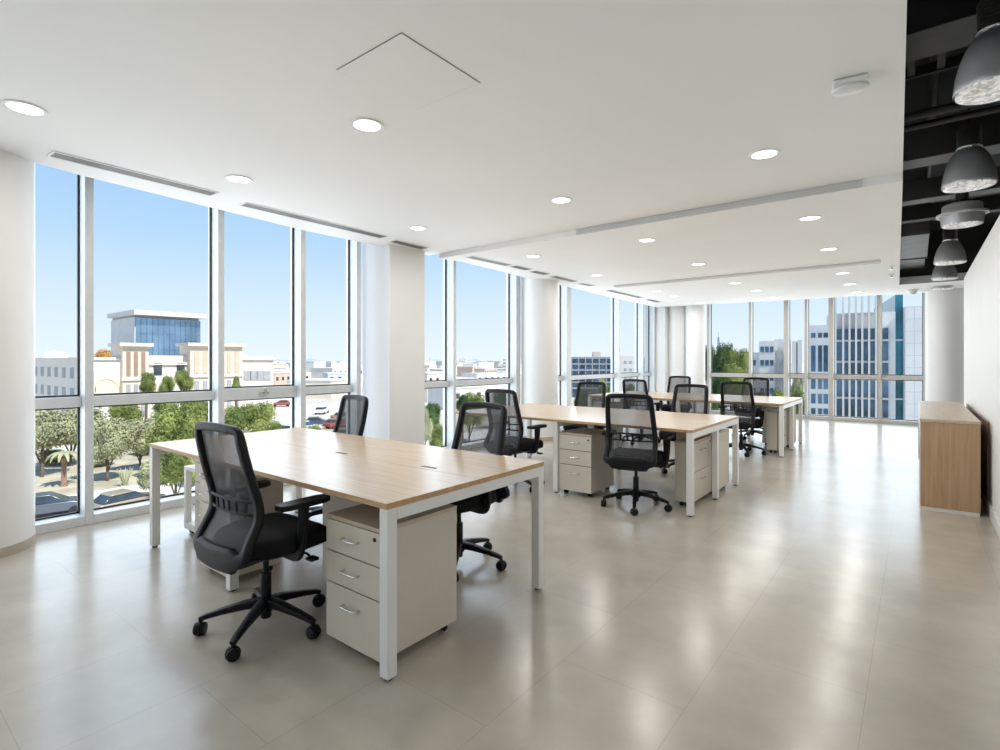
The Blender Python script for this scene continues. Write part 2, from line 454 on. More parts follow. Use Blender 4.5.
# slot diffusers across the ceiling: one in the face of the step, one surface strip beyond
a, b_ = at(577, 232.5, Z1 - .03), at(862, 181.5, Z1 - .03)
e = thing('slot_diffuser', 'long grey slot diffuser along the ceiling step, the nearer of two', 'air diffuser', (a[0], YSTEP, Z1), 0, 'slot diffusers across the ceiling')
Lg = b_[0] - a[0]
MB().box(0, Lg, -.010, -.001, -.063, -.0015).obj('frame', 'slot_grey', e)
s_ = MB()
for k in range(3): s_.box(.02, Lg - .02, -.0125, -.0102, -.050 + k * .018, -.049 + k * .018)
s_.obj('slots', 'vent_slat', e)
a, b_ = at(612, 285, Z2), at(881, 261.5, Z2)
e = thing('slot_diffuser', 'thin grey slot diffuser across the far half of the ceiling', 'air diffuser', (a[0], 8.86, Z2), 0, 'slot diffusers across the ceiling')
Lg = b_[0] - a[0]
MB().box(0, Lg, -.07, .07, -.028, -.0005).obj('frame', 'slot_grey', e)
s_ = MB()
for k in range(2): s_.box(.02, Lg - .02, -.03 + k * .04, -.027 + k * .04, -.0292, -.0282)
s_.obj('slots', 'vent_slat', e)
# access hatch
hx0, hx1, hy0, hy1 = -2.235, -1.765, 1.55, 2.072
e = thing('ceiling_hatch', 'square white access hatch flush in the ceiling with a thin dark joint', 'access hatch', ((hx0 + hx1) / 2, (hy0 + hy1) / 2, Z1))
w_, h_ = (hx1 - hx0) / 2, (hy1 - hy0) / 2
MB().box(-w_ - .004, w_ + .004, -h_ - .004, h_ + .004, -.0016, -.0004).obj('joint', 'vent_slat', e)
MB().box(-w_, w_, -h_, h_, -.004, -.0018).obj('panel', 'ceiling_paint', e)
# emergency / smoke unit
x, y = at(850, 86, Z1 - .03)
e = thing('ceiling_detector', 'white rounded sensor box mounted on the ceiling near the black strip', 'ceiling sensor', (x, y, Z1), R(8))
MB().sweep([(-.075, 0, -.02), (.075, 0, -.02)], rect(.105, .038, .018), ).obj('base', 'white_plastic', e, bevel=.004)
MB().lathe([(.066, -.040), (.064, -.052), (.045, -.060)], 32).xf(Matrix.Diagonal((1.25, .82, 1, 1))).obj('cover', 'white_plastic', e, smooth=50)
# sprinkler heads
def sprinkler(px, py, z, label):
    x, y = at(px, py, z)
    e = thing('ceiling_sprinkler', label, 'sprinkler', (x, y, z), 0, 'sprinkler heads')
    MB().lathe([(.045, -.0005), (.045, -.006), (.03, -.010)], 24).obj('escutcheon', 'white_plastic', e, smooth=40)
    MB().lathe([(.012, -.0102), (.012, -.045), (.028, -.046), (.028, -.050)], 16).obj('head', 'steel_handle', e, smooth=40)
sprinkler(892, 266.5, Z2, 'upper of two tiny sprinkler heads beside the far end of the black strip')
sprinkler(891.5, 274.5, Z2, 'lower of two tiny sprinkler heads beside the far end of the black strip')
x, y = at(912.5, 287, Z2 - .03)
e = thing('ceiling_detector', 'small white detector on the far ceiling by the round column', 'ceiling sensor', (x, 12.9, Z2), 0)
MB().lathe([(.09, -.001), (.09, -.03)], 24).obj('base', 'white_plastic', e, smooth=40)
MB().lathe([(.07, -.0305), (.05, -.075), (.02, -.085)], 24).obj('cover', 'white_plastic', e, smooth=50)

# ------------------------------------------------------------------ black open ceiling strip: services
def duct(x0, x1, y0, y1, z0, z1, m_, label, name='air_duct', flange=True):
    e = thing(name, label, 'duct', ((x0 + x1) / 2, (y0 + y1) / 2, z0), 0)
    hx, hy, h = (x1 - x0) / 2, (y1 - y0) / 2, z1 - z0
    MB().box(-hx, hx, -hy, hy, 0, h).obj('casing', m_, e, bevel=.006)
    if flange:
        if hx > hy:
            n_ = max(1, int(2 * hx / 1.2))
            for k in range(n_ + 1):
                x = -hx + .02 + k * (2 * hx - .04) / n_
                MB().box(x - .015, x + .015, -hy - .012, hy + .012, -.012, h).obj('flange', 'black_duct', e)
        else:
            n_ = max(1, int(2 * hy / 1.2))
            for k in range(n_ + 1):
                y = -hy + .02 + k * (2 * hy - .04) / n_
                MB().box(-hx - .012, hx + .012, y - .015, y + .015, -.012, h).obj('flange', 'black_duct', e)
    return e
duct(-1.6, 4.1, 3.62, 3.95, 3.10, 3.45, 'black_duct', 'black painted duct crossing the open ceiling, nearest of the cross ducts')
duct(-1.6, 4.1, 5.50, 5.75, 2.98, 3.25, 'duct_grey', 'charcoal duct crossing the open ceiling just past the second pendant')
duct(-1.6, 4.1, 6.75, 6.95, 2.95, 3.15, 'duct_grey', 'charcoal duct crossing above the drum pendant')
duct(-1.6, 4.1, 7.75, 7.9, 2.96, 3.12, 'black_duct', 'thin black duct crossing the open ceiling beyond the drum pendant')
duct(-.42, .12, 8.3, 10.3, 2.90, 3.30, 'duct_grey', 'broad charcoal duct running along the far part of the black strip')
duct(-.36, .10, 10.45, 11.8, 2.96, 3.3, 'duct_grey', 'last charcoal duct section at the far end of the black strip')
def pipe(p0, p1, r, label, name='pipe'):
    a, b_ = Vector(p0), Vector(p1)
    e = thing(name, label, 'pipe', a)
    d = b_ - a
    MB().sweep([(0, 0, 0), tuple(d)], circ(r, 14), up=(0, 0, 1) if abs(d.normalized().z) < .9 else (0, 1, 0)).obj('tube', 'black_duct', e, smooth=40)
    c = MB(); n_ = 3
    for k in range(n_):
        q = d * ((k + .5) / n_)
        c.box(q.x - .02, q.x + .02, q.y - .02, q.y + .02, q.z + r * .8, 3.62 - a.z - .003)
    c.obj('hanger', 'black_duct', e)
pipe((-1.6, 4.62, 3.02), (4.1, 4.62, 3.02), .028, 'thin black pipe crossing the open ceiling, first of a pair')
pipe((-1.6, 4.78, 3.0), (4.1, 4.78, 3.0), .022, 'thin black pipe crossing the open ceiling, second of a pair')
pipe((.10, 3.0, 3.52), (.10, 11.6, 3.52), .03, 'black pipe running along the edge of the white ceiling')
pipe((-1.6, 6.1, 3.2), (4.1, 6.1, 3.2), .04, 'black pipe crossing between the two near charcoal ducts')
pipe((-1.6, 2.9, 3.28), (4.1, 2.9, 3.28), .035, 'black pipe crossing the nearest end of the open ceiling')
# cable tray with rungs
e = thing('cable_tray', 'black ladder cable tray crossing the open ceiling above the second pendant', 'cable tray', (1.2, 4.3, 3.2))
MB().box(-2.8, 2.8, -.14, -.12, 0, .07).box(-2.8, 2.8, .12, .14, 0, .07).obj('side_rail', 'black_duct', e)
r_ = MB()
for k in range(37): r_.box(-2.75 + k * .15, -2.71 + k * .15, -.119, .119, .01, .03)
r_.obj('rungs', 'black_duct', e)
MB().box(-1.7, -1.66, -.02, .02, .031, .418).obj('hanger', 'black_duct', e)

# pendants
def make_pendant(label, x, y, z, s=1.0):
    e = thing('pendant_lamp', label, 'pendant lamp', (x, y, z), 0, 'industrial pendant lamps in the black strip')
    out = [(.158, 0), (.160, .004), (.158, .03), (.151, .09), (.137, .15), (.114, .21), (.088, .252), (.066, .270)]
    inn = [(.060, .264), (.108, .205), (.131, .148), (.145, .09), (.152, .03), (.153, .002)]
    MB().lathe([(r * s, h * s) for r, h in out + inn], 48, cap0=False, cap1=False).obj('shade', 'lamp_metal', e, smooth=50)
    MB().lathe([(r * s, h * s) for r, h in [(.1515, .006), (.150, -.006), (.12, -.010), (.02, -.012)]], 48).obj('lens', 'prism_lens', e, smooth=30)
    MB().lathe([(r * s, h * s) for r, h in [(.074, .2705), (.078, .276), (.078, .288), (.068, .292)]], 40).obj('collar', 'chrome', e, smooth=40)
    g = []
    for k in range(9):
        g += [(.070 * s, (.293 + k * .016) * s), (.070 * s, (.301 + k * .016) * s), (.063 * s, (.3015 + k * .016) * s), (.063 * s, (.3085 + k * .016) * s)]
    g += [(.058 * s, .438 * s), (.03 * s, .448 * s)]
    MB().lathe(g, 32).obj('housing', 'lamp_rib', e)
    MB().cyl((0, 0, .449 * s), .006, 3.615 - z - .449 * s, 10).obj('rod', 'black_duct', e, smooth=40)
    return e
pend = [((996, 2.55), 89, 'nearest and largest dome pendant lamp in the black strip', 1.0),
        ((969, 3.93), 186, 'second nearest chrome dome pendant lamp hanging in the black strip', 1.0),
        ((950, 6.62), 263, 'chrome dome pendant lamp just beyond the drum-shaped one', 1.0),
        ((944.5, 8.2), 279, 'fourth chrome dome pendant, over the far end of the strip', 1.0),
        ((942.5, 9.7), 289, 'farthest small dome pendant at the end of the black strip', .95)]
for (px, d), py, lb, s in pend:
    x, y = far(px, d); make_pendant(lb, x, y, zat(py, d), s)
# drum pendant with a wide flange
x, y = far(962, 5.05); z = zat(225, 5.05)
e = thing('pendant_lamp', 'drum-shaped pendant lamp with a wide flat flange, between the dome lamps', 'pendant lamp', (x, y, z), 0, 'industrial pendant lamps in the black strip')
MB().lathe([(.155, 0), (.165, .09), (.160, .09), (.150, .004)], 48, cap0=False, cap1=False).obj('shade', 'lamp_metal', e, smooth=40)
MB().lathe([(.149, .010), (.147, -.004), (.03, -.008)], 48).obj('lens', 'prism_lens', e, smooth=30)
MB().lathe([(.195, .091), (.195, .108), (.17, .11)], 48).obj('flange', 'white_plastic', e, smooth=40)
MB().lathe([(.155, .111), (.150, .185), (.14, .195)], 40).obj('housing', 'slot_grey', e, smooth=40)
MB().lathe([(.085, .196), (.075, .225), (.05, .24), (.05, .40)], 32).obj('neck', 'lamp_rib', e, smooth=40)
MB().cyl((0, 0, .401), .006, 3.615 - z - .401, 10).obj('rod', 'black_duct', e, smooth=40)
x, y = far(976, 6.3); make_pendant('dome pendant of the second row half hidden above the right wall', .92, 7.2, 2.66)
make_pendant('farther dome pendant of the second row behind the right wall', .92, 9.6, 2.66)

# ------------------------------------------------------------------ desks
LEG = .052
def bench_desk(label, x0, x1, y0, y1, legs, ytop_seam=True, slots=()):
    e = thing('bench_desk', label, 'desk', (x0, y0, 0), 0, 'white framed oak bench desks')
    W, D = x1 - x0, y1 - y0
    zt = .745; ym = D / 2
    for a, b_ in ((0, ym - .0012), (ym + .0012, D)):
        t = MB().box(0, W, a, b_, .7195, zt).obj('tabletop', 'oak_top', e, bevel=.0015)
        t.data.materials.append(M['oak_edge'])
        for p in t.data.polygons:
            if abs(p.normal.z) < .5: p.material_index = 1
    for (lx, ly) in legs:
        lx -= x0; ly -= y0
        MB().box(lx, lx + LEG, ly, ly + LEG, .012, .719).obj('leg', 'white_steel', e, bevel=.002)
        MB().cyl((lx + LEG / 2, ly + LEG / 2, 0), .017, .0118, 16).obj('foot', 'black_plastic', e)
    xs = sorted(set(round(l[0], 3) for l in legs))
    for i, lx in enumerate(xs):
        yy = sorted(l[1] for l in legs if round(l[0], 3) == lx)
        for a, b_ in zip(yy[:-1], yy[1:]):
            MB().box(lx - x0, lx - x0 + LEG, a - y0 + LEG + .0005, b_ - y0 - .0005, .667, .719).obj('cross_rail', 'white_steel', e, bevel=.002)
    for yy in (y0 + D * .27, y0 + D * .73):
        for i in range(len(xs) - 1):
            MB().box(xs[i] - x0 + LEG + .001, xs[i + 1] - x0 - .001, yy - y0 - .02, yy - y0 + .02, .675, .7185).obj('long_rail', 'white_steel', e)
    for (px_, py_) in slots:
        MB().box(px_ - x0 - .055, px_ - x0 + .055, py_ - y0 - .008, py_ - y0 + .008, zt + .0002, zt + .0018).obj('cable_slot', 'grey_plastic', e)
    return e
X1a, X1b, Y1a, Y1b = -4.33, -1.72, 1.43, 2.605
bench_desk('nearest oak bench desk on white steel legs, beside the window', X1a, X1b, Y1a, Y1b,
           [(x, y) for x in (X1a + .0, -3.155, X1b - LEG) for y in (Y1a + .004, Y1b - LEG - .004)], slots=((-2.90, 2.04), (-2.13, 2.07)))
X2a, X2b, Y2a, Y2b = -4.25, -1.505, 4.56, 6.06
ym = (Y2a + Y2b) / 2 - LEG / 2
bench_desk('middle oak bench desk on white legs, in front of the round column', X2a, X2b, Y2a, Y2b,
           [(x, y) for x in (X2a, -2.907, X2b - LEG) for y in (Y2a + .004, ym, Y2b - LEG - .004)])
X3a, X3b, Y3a, Y3b = -4.5, -1.455, 8.18, 9.76
ym = (Y3a + Y3b) / 2 - LEG / 2
bench_desk('farthest oak bench desk, nearest the far glass wall', X3a, X3b, Y3a, Y3b,
           [(x, y) for x in (X3a, -2.95, X3b - LEG) for y in (Y3a + .004, ym, Y3b - LEG - .004)])

# ------------------------------------------------------------------ pedestals
def pedestal(label, x, y, rz, w=.395, d=.48, h=.61, drawers=3, topm='oak_pale', bay=0.0):
    """origin at the middle of the footprint, drawers face local -y"""
    e = thing('drawer_pedestal', label, 'drawer unit', (x, y, 0), rz, 'mobile drawer pedestals under the desks')
    z0 = .045
    MB().box(-w / 2, w / 2, -d / 2 + .021, d / 2, z0, h - .0185).obj('carcass', 'cream_laminate', e, bevel=.002)
    MB().box(-w / 2 - .001, w / 2 + .001, -d / 2, d / 2 + .001, h - .018, h).obj('top', topm, e, bevel=.002)
    MB().box(-w / 2 + .004, w / 2 - .004, -d / 2 + .012, -d / 2 + .0205, z0 + .004, h - .019).obj('reveal', 'dark_gap', e)
    H = h - .022 - z0
    hs = [H * .265, H * .265, H * .47] if drawers == 3 else [H * .5, H * .5]
    z = h - .022
    for i, hh in enumerate(hs):
        dr = MB().box(-w / 2 + .002, w / 2 - .002, -d / 2, -d / 2 + .0115, z - hh + .004, z).obj('drawer', 'cream_laminate', e, bevel=.0015)
        zc = z - min(hh * .45, .075)
        hl = MB().sweep(smooth_path([(-.055, -d / 2 - .0005, zc), (-.052, -d / 2 - .024, zc), (-.03, -d / 2 - .027, zc), (.03, -d / 2 - .027, zc), (.052, -d / 2 - .024, zc), (.055, -d / 2 - .0005, zc)], 4), circ(.0048, 8))
        hl.obj('handle', 'steel_handle', dr, smooth=50)
        if i == 0:
            MB().cyl((w / 2 - .035, -d / 2 - .004, z - .03), .009, .0035, 16, 'y').obj('lock', 'black_plastic', dr, smooth=40)
        z -= hh + .002
    if bay:                                   # open shelf bay on the left side
        t = .018
        b_ = MB().box(-w / 2 - bay, -w / 2 - bay + .04, -d / 2 + .01, -d / 2 + .05, z0, h - .1).box(-w / 2 - bay, -w / 2 - bay + .04, d / 2 - .05, d / 2 - .01, z0, h - .1)
        b_.box(-w / 2 - bay, -w / 2 - .001, -d / 2 + .01, d / 2 - .01, h - .1, h - .1 + t * 1.3).box(-w / 2 - bay + .04, -w / 2 - .001, -d / 2 + .01, d / 2 - .01, z0, z0 + .05)
        b_.obj('open_side_bay', 'white_laminate', e, bevel=.002)
    xs_ = [-w / 2 + .05, w / 2 - .05]
    if bay: xs_[0] = -w / 2 - bay + .03
    for cx_ in xs_:
        for cy_ in (-d / 2 + .06, d / 2 - .05):
            c = MB().cyl((cx_ - .018, cy_, .018), .018, .012, 16, 'x').cyl((cx_ + .006, cy_, .018), .018, .012, 16, 'x').box(cx_ - .006, cx_ + .006, cy_ - .01, cy_ + .01, .012, z0 - .0005)
            c.obj('caster', 'black_plastic', e)
    return e
g = .24
pedestal('cream three-drawer pedestal under the near right corner of the nearest desk', -2.0, 1.462 + g, 0, h=.615)
pedestal('cream pedestal under the nearest desk, hidden behind the near right one', -2.56, 2.02, PI, d=.42)
pedestal('cream pedestal beside the middle leg of the nearest desk, behind the front chair', -3.40, 1.475 + .16, 0, w=.40, d=.32)
pedestal('cream pedestal with open white side bay at the window end of the nearest desk', -4.04, 1.70 + g, 0, w=.395, bay=.22, h=.60)
pedestal('cream three-drawer pedestal at the left under the middle desk', -2.665, 4.585 + g, 0, w=.37, h=.615)
pedestal('cream pedestal turned sideways behind the near right leg of the middle desk', -1.68, 5.13, PI / 2, w=.56, d=.16, h=.60, drawers=2)
pedestal('cream pedestal at the far right corner of the middle desk, side panel to the aisle', -1.76, 5.67, PI, w=.40, d=.46, h=.62)
pedestal('cream pedestal turned sideways behind the near right leg of the farthest desk', -1.64, 8.75, PI / 2, w=.56, d=.16, h=.60, drawers=2)
pedestal('cream pedestal at the far right corner of the farthest desk', -1.72, 9.36, PI, w=.40, d=.46, h=.62)
pedestal('cream pedestal at the window end of the farthest desk', -4.27, 8.50, 0, w=.34)

# rolled white cloth lying on the far pedestal
e = tag(MB().sweep(smooth_path([(-.19, 0, .020), (-.1, .008, .022), (.0, 0, .020), (.1, -.006, .023), (.19, .0, .020)], 4), [(r_ * 1.5, z_) for r_, z_ in circ(.019, 14)], up=(0, 0, 1)).obj('cloth_roll', 'white_paint', smooth=60),
        'white bundle lying on the far pedestal under the middle desk', 'cloth')
e.location = (-1.64, 5.66, .6215); e.rotation_euler = (0, 0, PI / 2)

# ------------------------------------------------------------------ chairs
BP = [(-.243, 1.036), (-.222, .93), (-.196, .82), (-.166, .72), (-.150, .65), (-.160, .585), (-.198, .52), (-.232, .468), (-.225, .435)]   # back profile (y, z)
def back_y(z):
    for (y0, z0), (y1, z1) in zip(BP[:-1], BP[1:]):
        if z1 <= z <= z0: return y0 + (y1 - y0) * (z0 - z) / (z0 - z1)
    return BP[0][0] if z > BP[0][1] else BP[-1][0]
def half_w(z):
    t = (z - .43) / (1.035 - .43)
    return .212 - .024 * t + .006 * math.sin(PI * min(1, max(0, t)))
def make_chair(label):
    e = thing('office_chair', label, 'office chair', (0, 0, 0), 0, 'black mesh task chairs')
    # five-star base
    b = MB()
    for k in range(5):
        a = R(90 + 72 * k); c_, s_ = math.cos(a), math.sin(a)
        path = [(c_ * r_, s_ * r_, z_) for r_, z_ in ((.020, .128), (.10, .122), (.20, .104), (.275, .086), (.300, .076))]
        b.sweep(path, rect(.046, .034, .008), scales=[(1.15, 1.25), (1.05, 1.1), (.82, .85), (.66, .7), (.6, .62)])
    b.lathe([(.034, .085), (.042, .095), (.042, .140), (.034, .150)], 24)
    b.obj('star_base', 'black_plastic', e, smooth=40)
    for k in range(5):
        a = R(90 + 72 * k); x, y = .297 * math.cos(a), .297 * math.sin(a)
        yaw = a + R(35 + 50 * math.sin(k * 2.1))
        cb = MB()
        for sx in (-1, 1):
            cb.lathe([(.018, sx * .007), (.029, sx * .009), (.030, sx * .019), (.027, sx * .024), (.010, sx * .025)], 20, (0, 0, .0302), 'x')
        cb.lathe([(.033, -.006), (.033, .006)], 20, (0, 0, .0302), 'x')
        cb.cyl((0, 0, .055), .008, .022, 12)
        c = cb.obj('caster', 'black_plastic', e, smooth=40); c.location = (x, y, 0); c.rotation_euler = (0, 0, yaw)
    MB().lathe([(.022, .050), (.026, .055), (.026, .27), (.024, .275), (.014, .276), (.014, .375)], 24).obj('gas_lift', 'black_plastic', e, smooth=40)
    # mechanism and lever
    MB().sweep([(0, -.16, .396), (0, -.06, .388), (0, .08, .388), (0, .14, .396)], rect(.19, .042, .012), scales=[(.7, .7), (1, 1), (1, 1), (.8, .8)]).obj('tilt_mechanism', 'black_plastic', e, smooth=40)
    MB().sweep([(.09, .09, .392), (.22, .09, .386), (.245, .088, .380)], circ(.007, 8)).box(.235, .285, .066, .110, .367, .381).obj('lever', 'black_plastic', e, smooth=40, bevel=.003)
    # seat cushion: superellipse rings
    n = 40; vs = []; rings = [(.86, .414), (.97, .420), (1.0, .440), (1.0, .462), (.965, .484), (.86, .497), (.55, .503), (.2, .500)]
    for sc, z in rings:
        for k in range(n):
            a = 2 * PI * k / n; c_, s_ = math.cos(a), math.sin(a)
            x = .245 * math.copysign(abs(c_) ** .62, c_) * sc
            y = .035 + .238 * math.copysign(abs(s_) ** .62, s_) * sc
            zz = z - (.028 * max(0, (y - .16) / .11) ** 1.6) + .012 * (x / .245) ** 2 * (1 if z > .45 else 0)
            vs.append((x * (1 - .06 * max(0, -y) / .2), y, zz))
    fs = [tuple(reversed(range(n)))]
    for i in range(len(rings) - 1):
        for k in range(n): fs.append((i * n + k, i * n + (k + 1) % n, (i + 1) * n + (k + 1) % n, (i + 1) * n + k))
    fs.append(tuple(range((len(rings) - 1) * n, len(rings) * n)))
    MB().add(vs, fs).obj('seat', 'black_fabric', e, smooth=80)
    # seat shell under the cushion
    vs = []; rings = [(.5, .397), (.82, .401), (.93, .414), (.90, .4135)]
    MBs = MB()
    for sc, z in rings:
        for k in range(n):
            a = 2 * PI * k / n; c_, s_ = math.cos(a), math.sin(a)
            vs.append((.24 * math.copysign(abs(c_) ** .65, c_) * sc, .035 + .235 * math.copysign(abs(s_) ** .65, s_) * sc, z - (.026 * max(0, (.235 * s_ * sc - .125) / .11) ** 1.6)))
    fs = [tuple(reversed(range(n)))]
    for i in range(len(rings) - 1):
        for k in range(n): fs.append((i * n + k, i * n + (k + 1) % n, (i + 1) * n + (k + 1) % n, (i + 1) * n + k))
    MBs.add(vs, fs).obj('seat_shell', 'black_plastic', e, smooth=60)
    # back frame: broad flat rails in a closed loop
    loop = []
    zs = [.455, .52, .60, .68, .76, .84, .92, .985]
    for z in zs: loop.append((half_w(z), back_y(z), z))
    loop += [(half_w(1.0) - .003, back_y(1.005), 1.006), (half_w(1.0) - .022, back_y(1.02) - .002, 1.022), (.12, back_y(1.025) - .008, 1.026), (.06, back_y(1.028) - .012, 1.029), (0, back_y(1.03) - .014, 1.030)]
    loop = loop + [(-x, y, z) for x, y, z in reversed(loop[:-1])]
    loop += [(-.15, -.243, .436), (-.07, -.250, .432), (0, -.252, .431), (.07, -.250, .432), (.15, -.243, .436)]
    lp = smooth_path(loop, 3, True)
    fb = MB(); k_ = len(lp); vs = []; pr = rect(1, 1, .25, 2); q = len(pr)
    for i, p in enumerate(lp):
        t = (lp[(i + 1) % k_] - lp[i - 1]).normalized()
        nrm = Vector((0, 1, 0)) - t * t.y
        nrm.normalize(); inn = t.cross(nrm).normalized()
        low = max(0, min(1, (.50 - p.z) / .06)); top = max(0, min(1, (p.z - .98) / .05))
        w = .042 + .050 * low * (abs(p.x) < .17) + .020 * low
        d_ = .038 - .002 * low - .012 * top
        w = w - .004 * top
        for a, b_ in pr: vs.append(p + inn * a * w + nrm * b_ * d_)
    fs = []
    for i in range(k_):
        j = (i + 1) % k_
        for a in range(q): fs.append((i * q + a, i * q + (a + 1) % q, j * q + (a + 1) % q, j * q + a))
    fb.add(vs, fs).obj('back_frame', 'black_plastic', e, smooth=50)
    # curved bracket from the back frame under the seat
    br = MB()
    br.sweep(smooth_path([(0, -.250, .440), (0, -.236, .408), (0, -.19, .388), (0, -.10, .384), (0, -.02, .386)], 5), rect(.30, .022, .008), up=(0, 0, 1),
             scales=[(1.05 - .025 * i, 1.0 + .02 * i) for i in range(21)])
    br.obj('back_bracket', 'grey_plastic', e, smooth=50)
    # mesh
    vs = []; nx, nz = 12, 16; fs = []
    for j in range(nz + 1):
        z = .465 + (1.015 - .465) * j / nz
        hw = half_w(z) - .012
        for i in range(nx + 1):
            u = -1 + 2 * i / nx
            vs.append((hw * u, back_y(z) - .022 * (1 - u * u) + .004, z))
    for j in range(nz):
        for i in range(nx): fs.append((j * (nx + 1) + i, j * (nx + 1) + i + 1, (j + 1) * (nx + 1) + i + 1, (j + 1) * (nx + 1) + i))
    MB().add(vs, fs).obj('back_mesh', 'mesh_fabric', e, smooth=80)
    # lumbar support behind the mesh
    lb = MB(); zc = .655
    def ly(u, z): return back_y(z) - .022 * (1 - u * u) - .022
    for z in (.630, .690): lb.sweep([(.190 * u, ly(u, z) + (.012 if abs(u) > .9 else 0), z) for u in (-1, -.8, -.5, 0, .5, .8, 1)], rect(.010, .014, .003))
    for u in (-.42, -.12, .12, .42): lb.sweep([(.205 * u, ly(u, .63), .628), (.205 * u, ly(u, .69), .692)], rect(.016, .009, .003), up=(0, 1, 0))
    lb.obj('lumbar_support', 'black_plastic', e, smooth=40)
    # arms
    for s in (-1, 1):
        ar = MB().sweep(smooth_path([(s * .10, .02, .402), (s * .19, .02, .398), (s * .245, .02, .408), (s * .266, .022, .455), (s * .270, .03, .55), (s * .268, .036, .643)], 4),
                        rect(.052, .024, .008), up=(0, 1, 0), scales=[(1.0, 1.0)] * 13 + [(1 + .05 * i, 1) for i in range(8)])
        a_ = ar.obj('armrest', 'black_plastic', e, smooth=40)
        pts = [(-.150, .030), (-.11, .040), (0, .045), (.09, .042), (.125, .028)]
        pd = MB().sweep([(s * .266, .048 + y * .95, .657) for y, w in pts], rect(2, .026, .011), scales=[(w, 1) for y, w in pts])
        pd.obj('arm_pad', 'black_plastic', a_, smooth=60, bevel=.004)
    return e
chairs = [
    (-2.57, 1.365, 2, 'black mesh office chair in the left foreground, its back to the camera'),
    (-3.76, 2.52, 172, 'black mesh chair behind the nearest desk, in front of the square column'),
    (-2.37, 2.575, 178, 'black mesh chair behind the right half of the nearest desk'),
    (-3.35, 4.52, -4, 'black mesh chair at the left of the middle desk, seen behind the nearest desk'),
    (-2.03, 4.60, 9, 'black mesh chair at the near side of the middle desk, seen straight from behind'),
    (-2.22, 6.40, 176, 'black mesh chair behind the right half of the middle desk'),
    (-3.55, 6.36, 184, 'black mesh chair on the far side of the middle desk, next to the glazing'),
    (-3.52, 8.20, -6, 'black mesh chair at the left near side of the farthest desk'),
    (-3.60, 9.95, 180, 'black mesh chair behind the farthest desk, in front of the white corner columns'),
    (-2.0, 8.18, -2, 'black mesh chair at the right near side of the farthest desk, seen from behind'),
    (-2.24, 9.90, 178, 'black mesh chair behind the right half of the farthest desk'),
]
BASE = [-1, 20, 0, 36, -15, 10, -22, 30, 5, -8, 25]; LAST = [0.0]
c0 = make_chair(chairs[0][3])
for i, (x, y, a, lb) in enumerate(chairs):
    c = c0 if i == 0 else copy_tree(c0)
    c.location = (x, y, 0); c.rotation_euler = (0, 0, R(a)); c['label'] = lb
    turn = R(BASE[i] - a)                   # the star base swivels apart from the seat
    for ch in KID(c):
        if ch.name.startswith('star_base'): ch.rotation_euler = (0, 0, turn)
        elif ch.name.startswith('caster'):
            ch.location.rotate(Matrix.Rotation(turn - LAST[0], 3, 'Z')); ch.rotation_euler.z += turn - LAST[0]
    if i == 0: LAST[0] = turn

# ------------------------------------------------------------------ sideboard at the right wall
e = thing('sideboard', 'low oak sideboard with pale top along the right wall', 'cabinet', (.022, 6.10, 0))
W, D, H_ = .405, 2.75, .815
MB().box(.015, W, .025, D, .03, H_ - .0265).obj('carcass', 'oak_side', e, bevel=.002)
MB().box(.004, W, 0.0, .0245, .03, H_ - .0265).obj('end_panel', 'oak_side', e, bevel=.002)
MB().box(-.004, W + .004, -.006, D + .004, H_ - .026, H_).obj('top', 'oak_pale', e, bevel=.002)
MB().box(.008, W - .004, .004, D - .01, .0, .0295).obj('plinth', 'white_laminate', e)
for k in range(5):
    y0 = .03 + k * (D - .04) / 5
    dr = MB().box(-.004, .0145, y0 + .002, y0 + (D - .04) / 5 - .002, .034, H_ - .030).obj('door', 'white_laminate', e, bevel=.0015)
    MB().cyl((-.0075, y0 + .05, .44), .006, .09, 10).obj('handle', 'steel_handle', dr, smooth=40)
tag(MB().box(0, .014, 0, 2.55, .101, .80).obj('wall_board', 'oak_dark', bevel=.002), 'dark wood backing board standing against the right wall behind the sideboard', 'board').location = (.4845, 6.30, 0)

# ------------------------------------------------------------------ outdoors
GZ = -9.0
struct(MB().box(-3200, 600, -900, 3200, GZ - .5, GZ).obj('ground', 'ground_pale'))
def strip(name, x0, x1, y0, y1, h, m_): struct(MB().box(x0, x1, y0, y1, GZ - .2, GZ + h).obj(name, m_))
strip('road', -46, -34, -60, 150, .02, 'asphalt')
strip('pavement', -33.9, -30, -60, 150, .15, 'pavement')
strip('pavement', -50.5, -46.1, -60, 150, .15, 'pavement')
strip('path', -74, -50.6, -60, 150, .05, 'planting')
strip('road', -29.9, -10, -60, 20, .02, 'pavement')

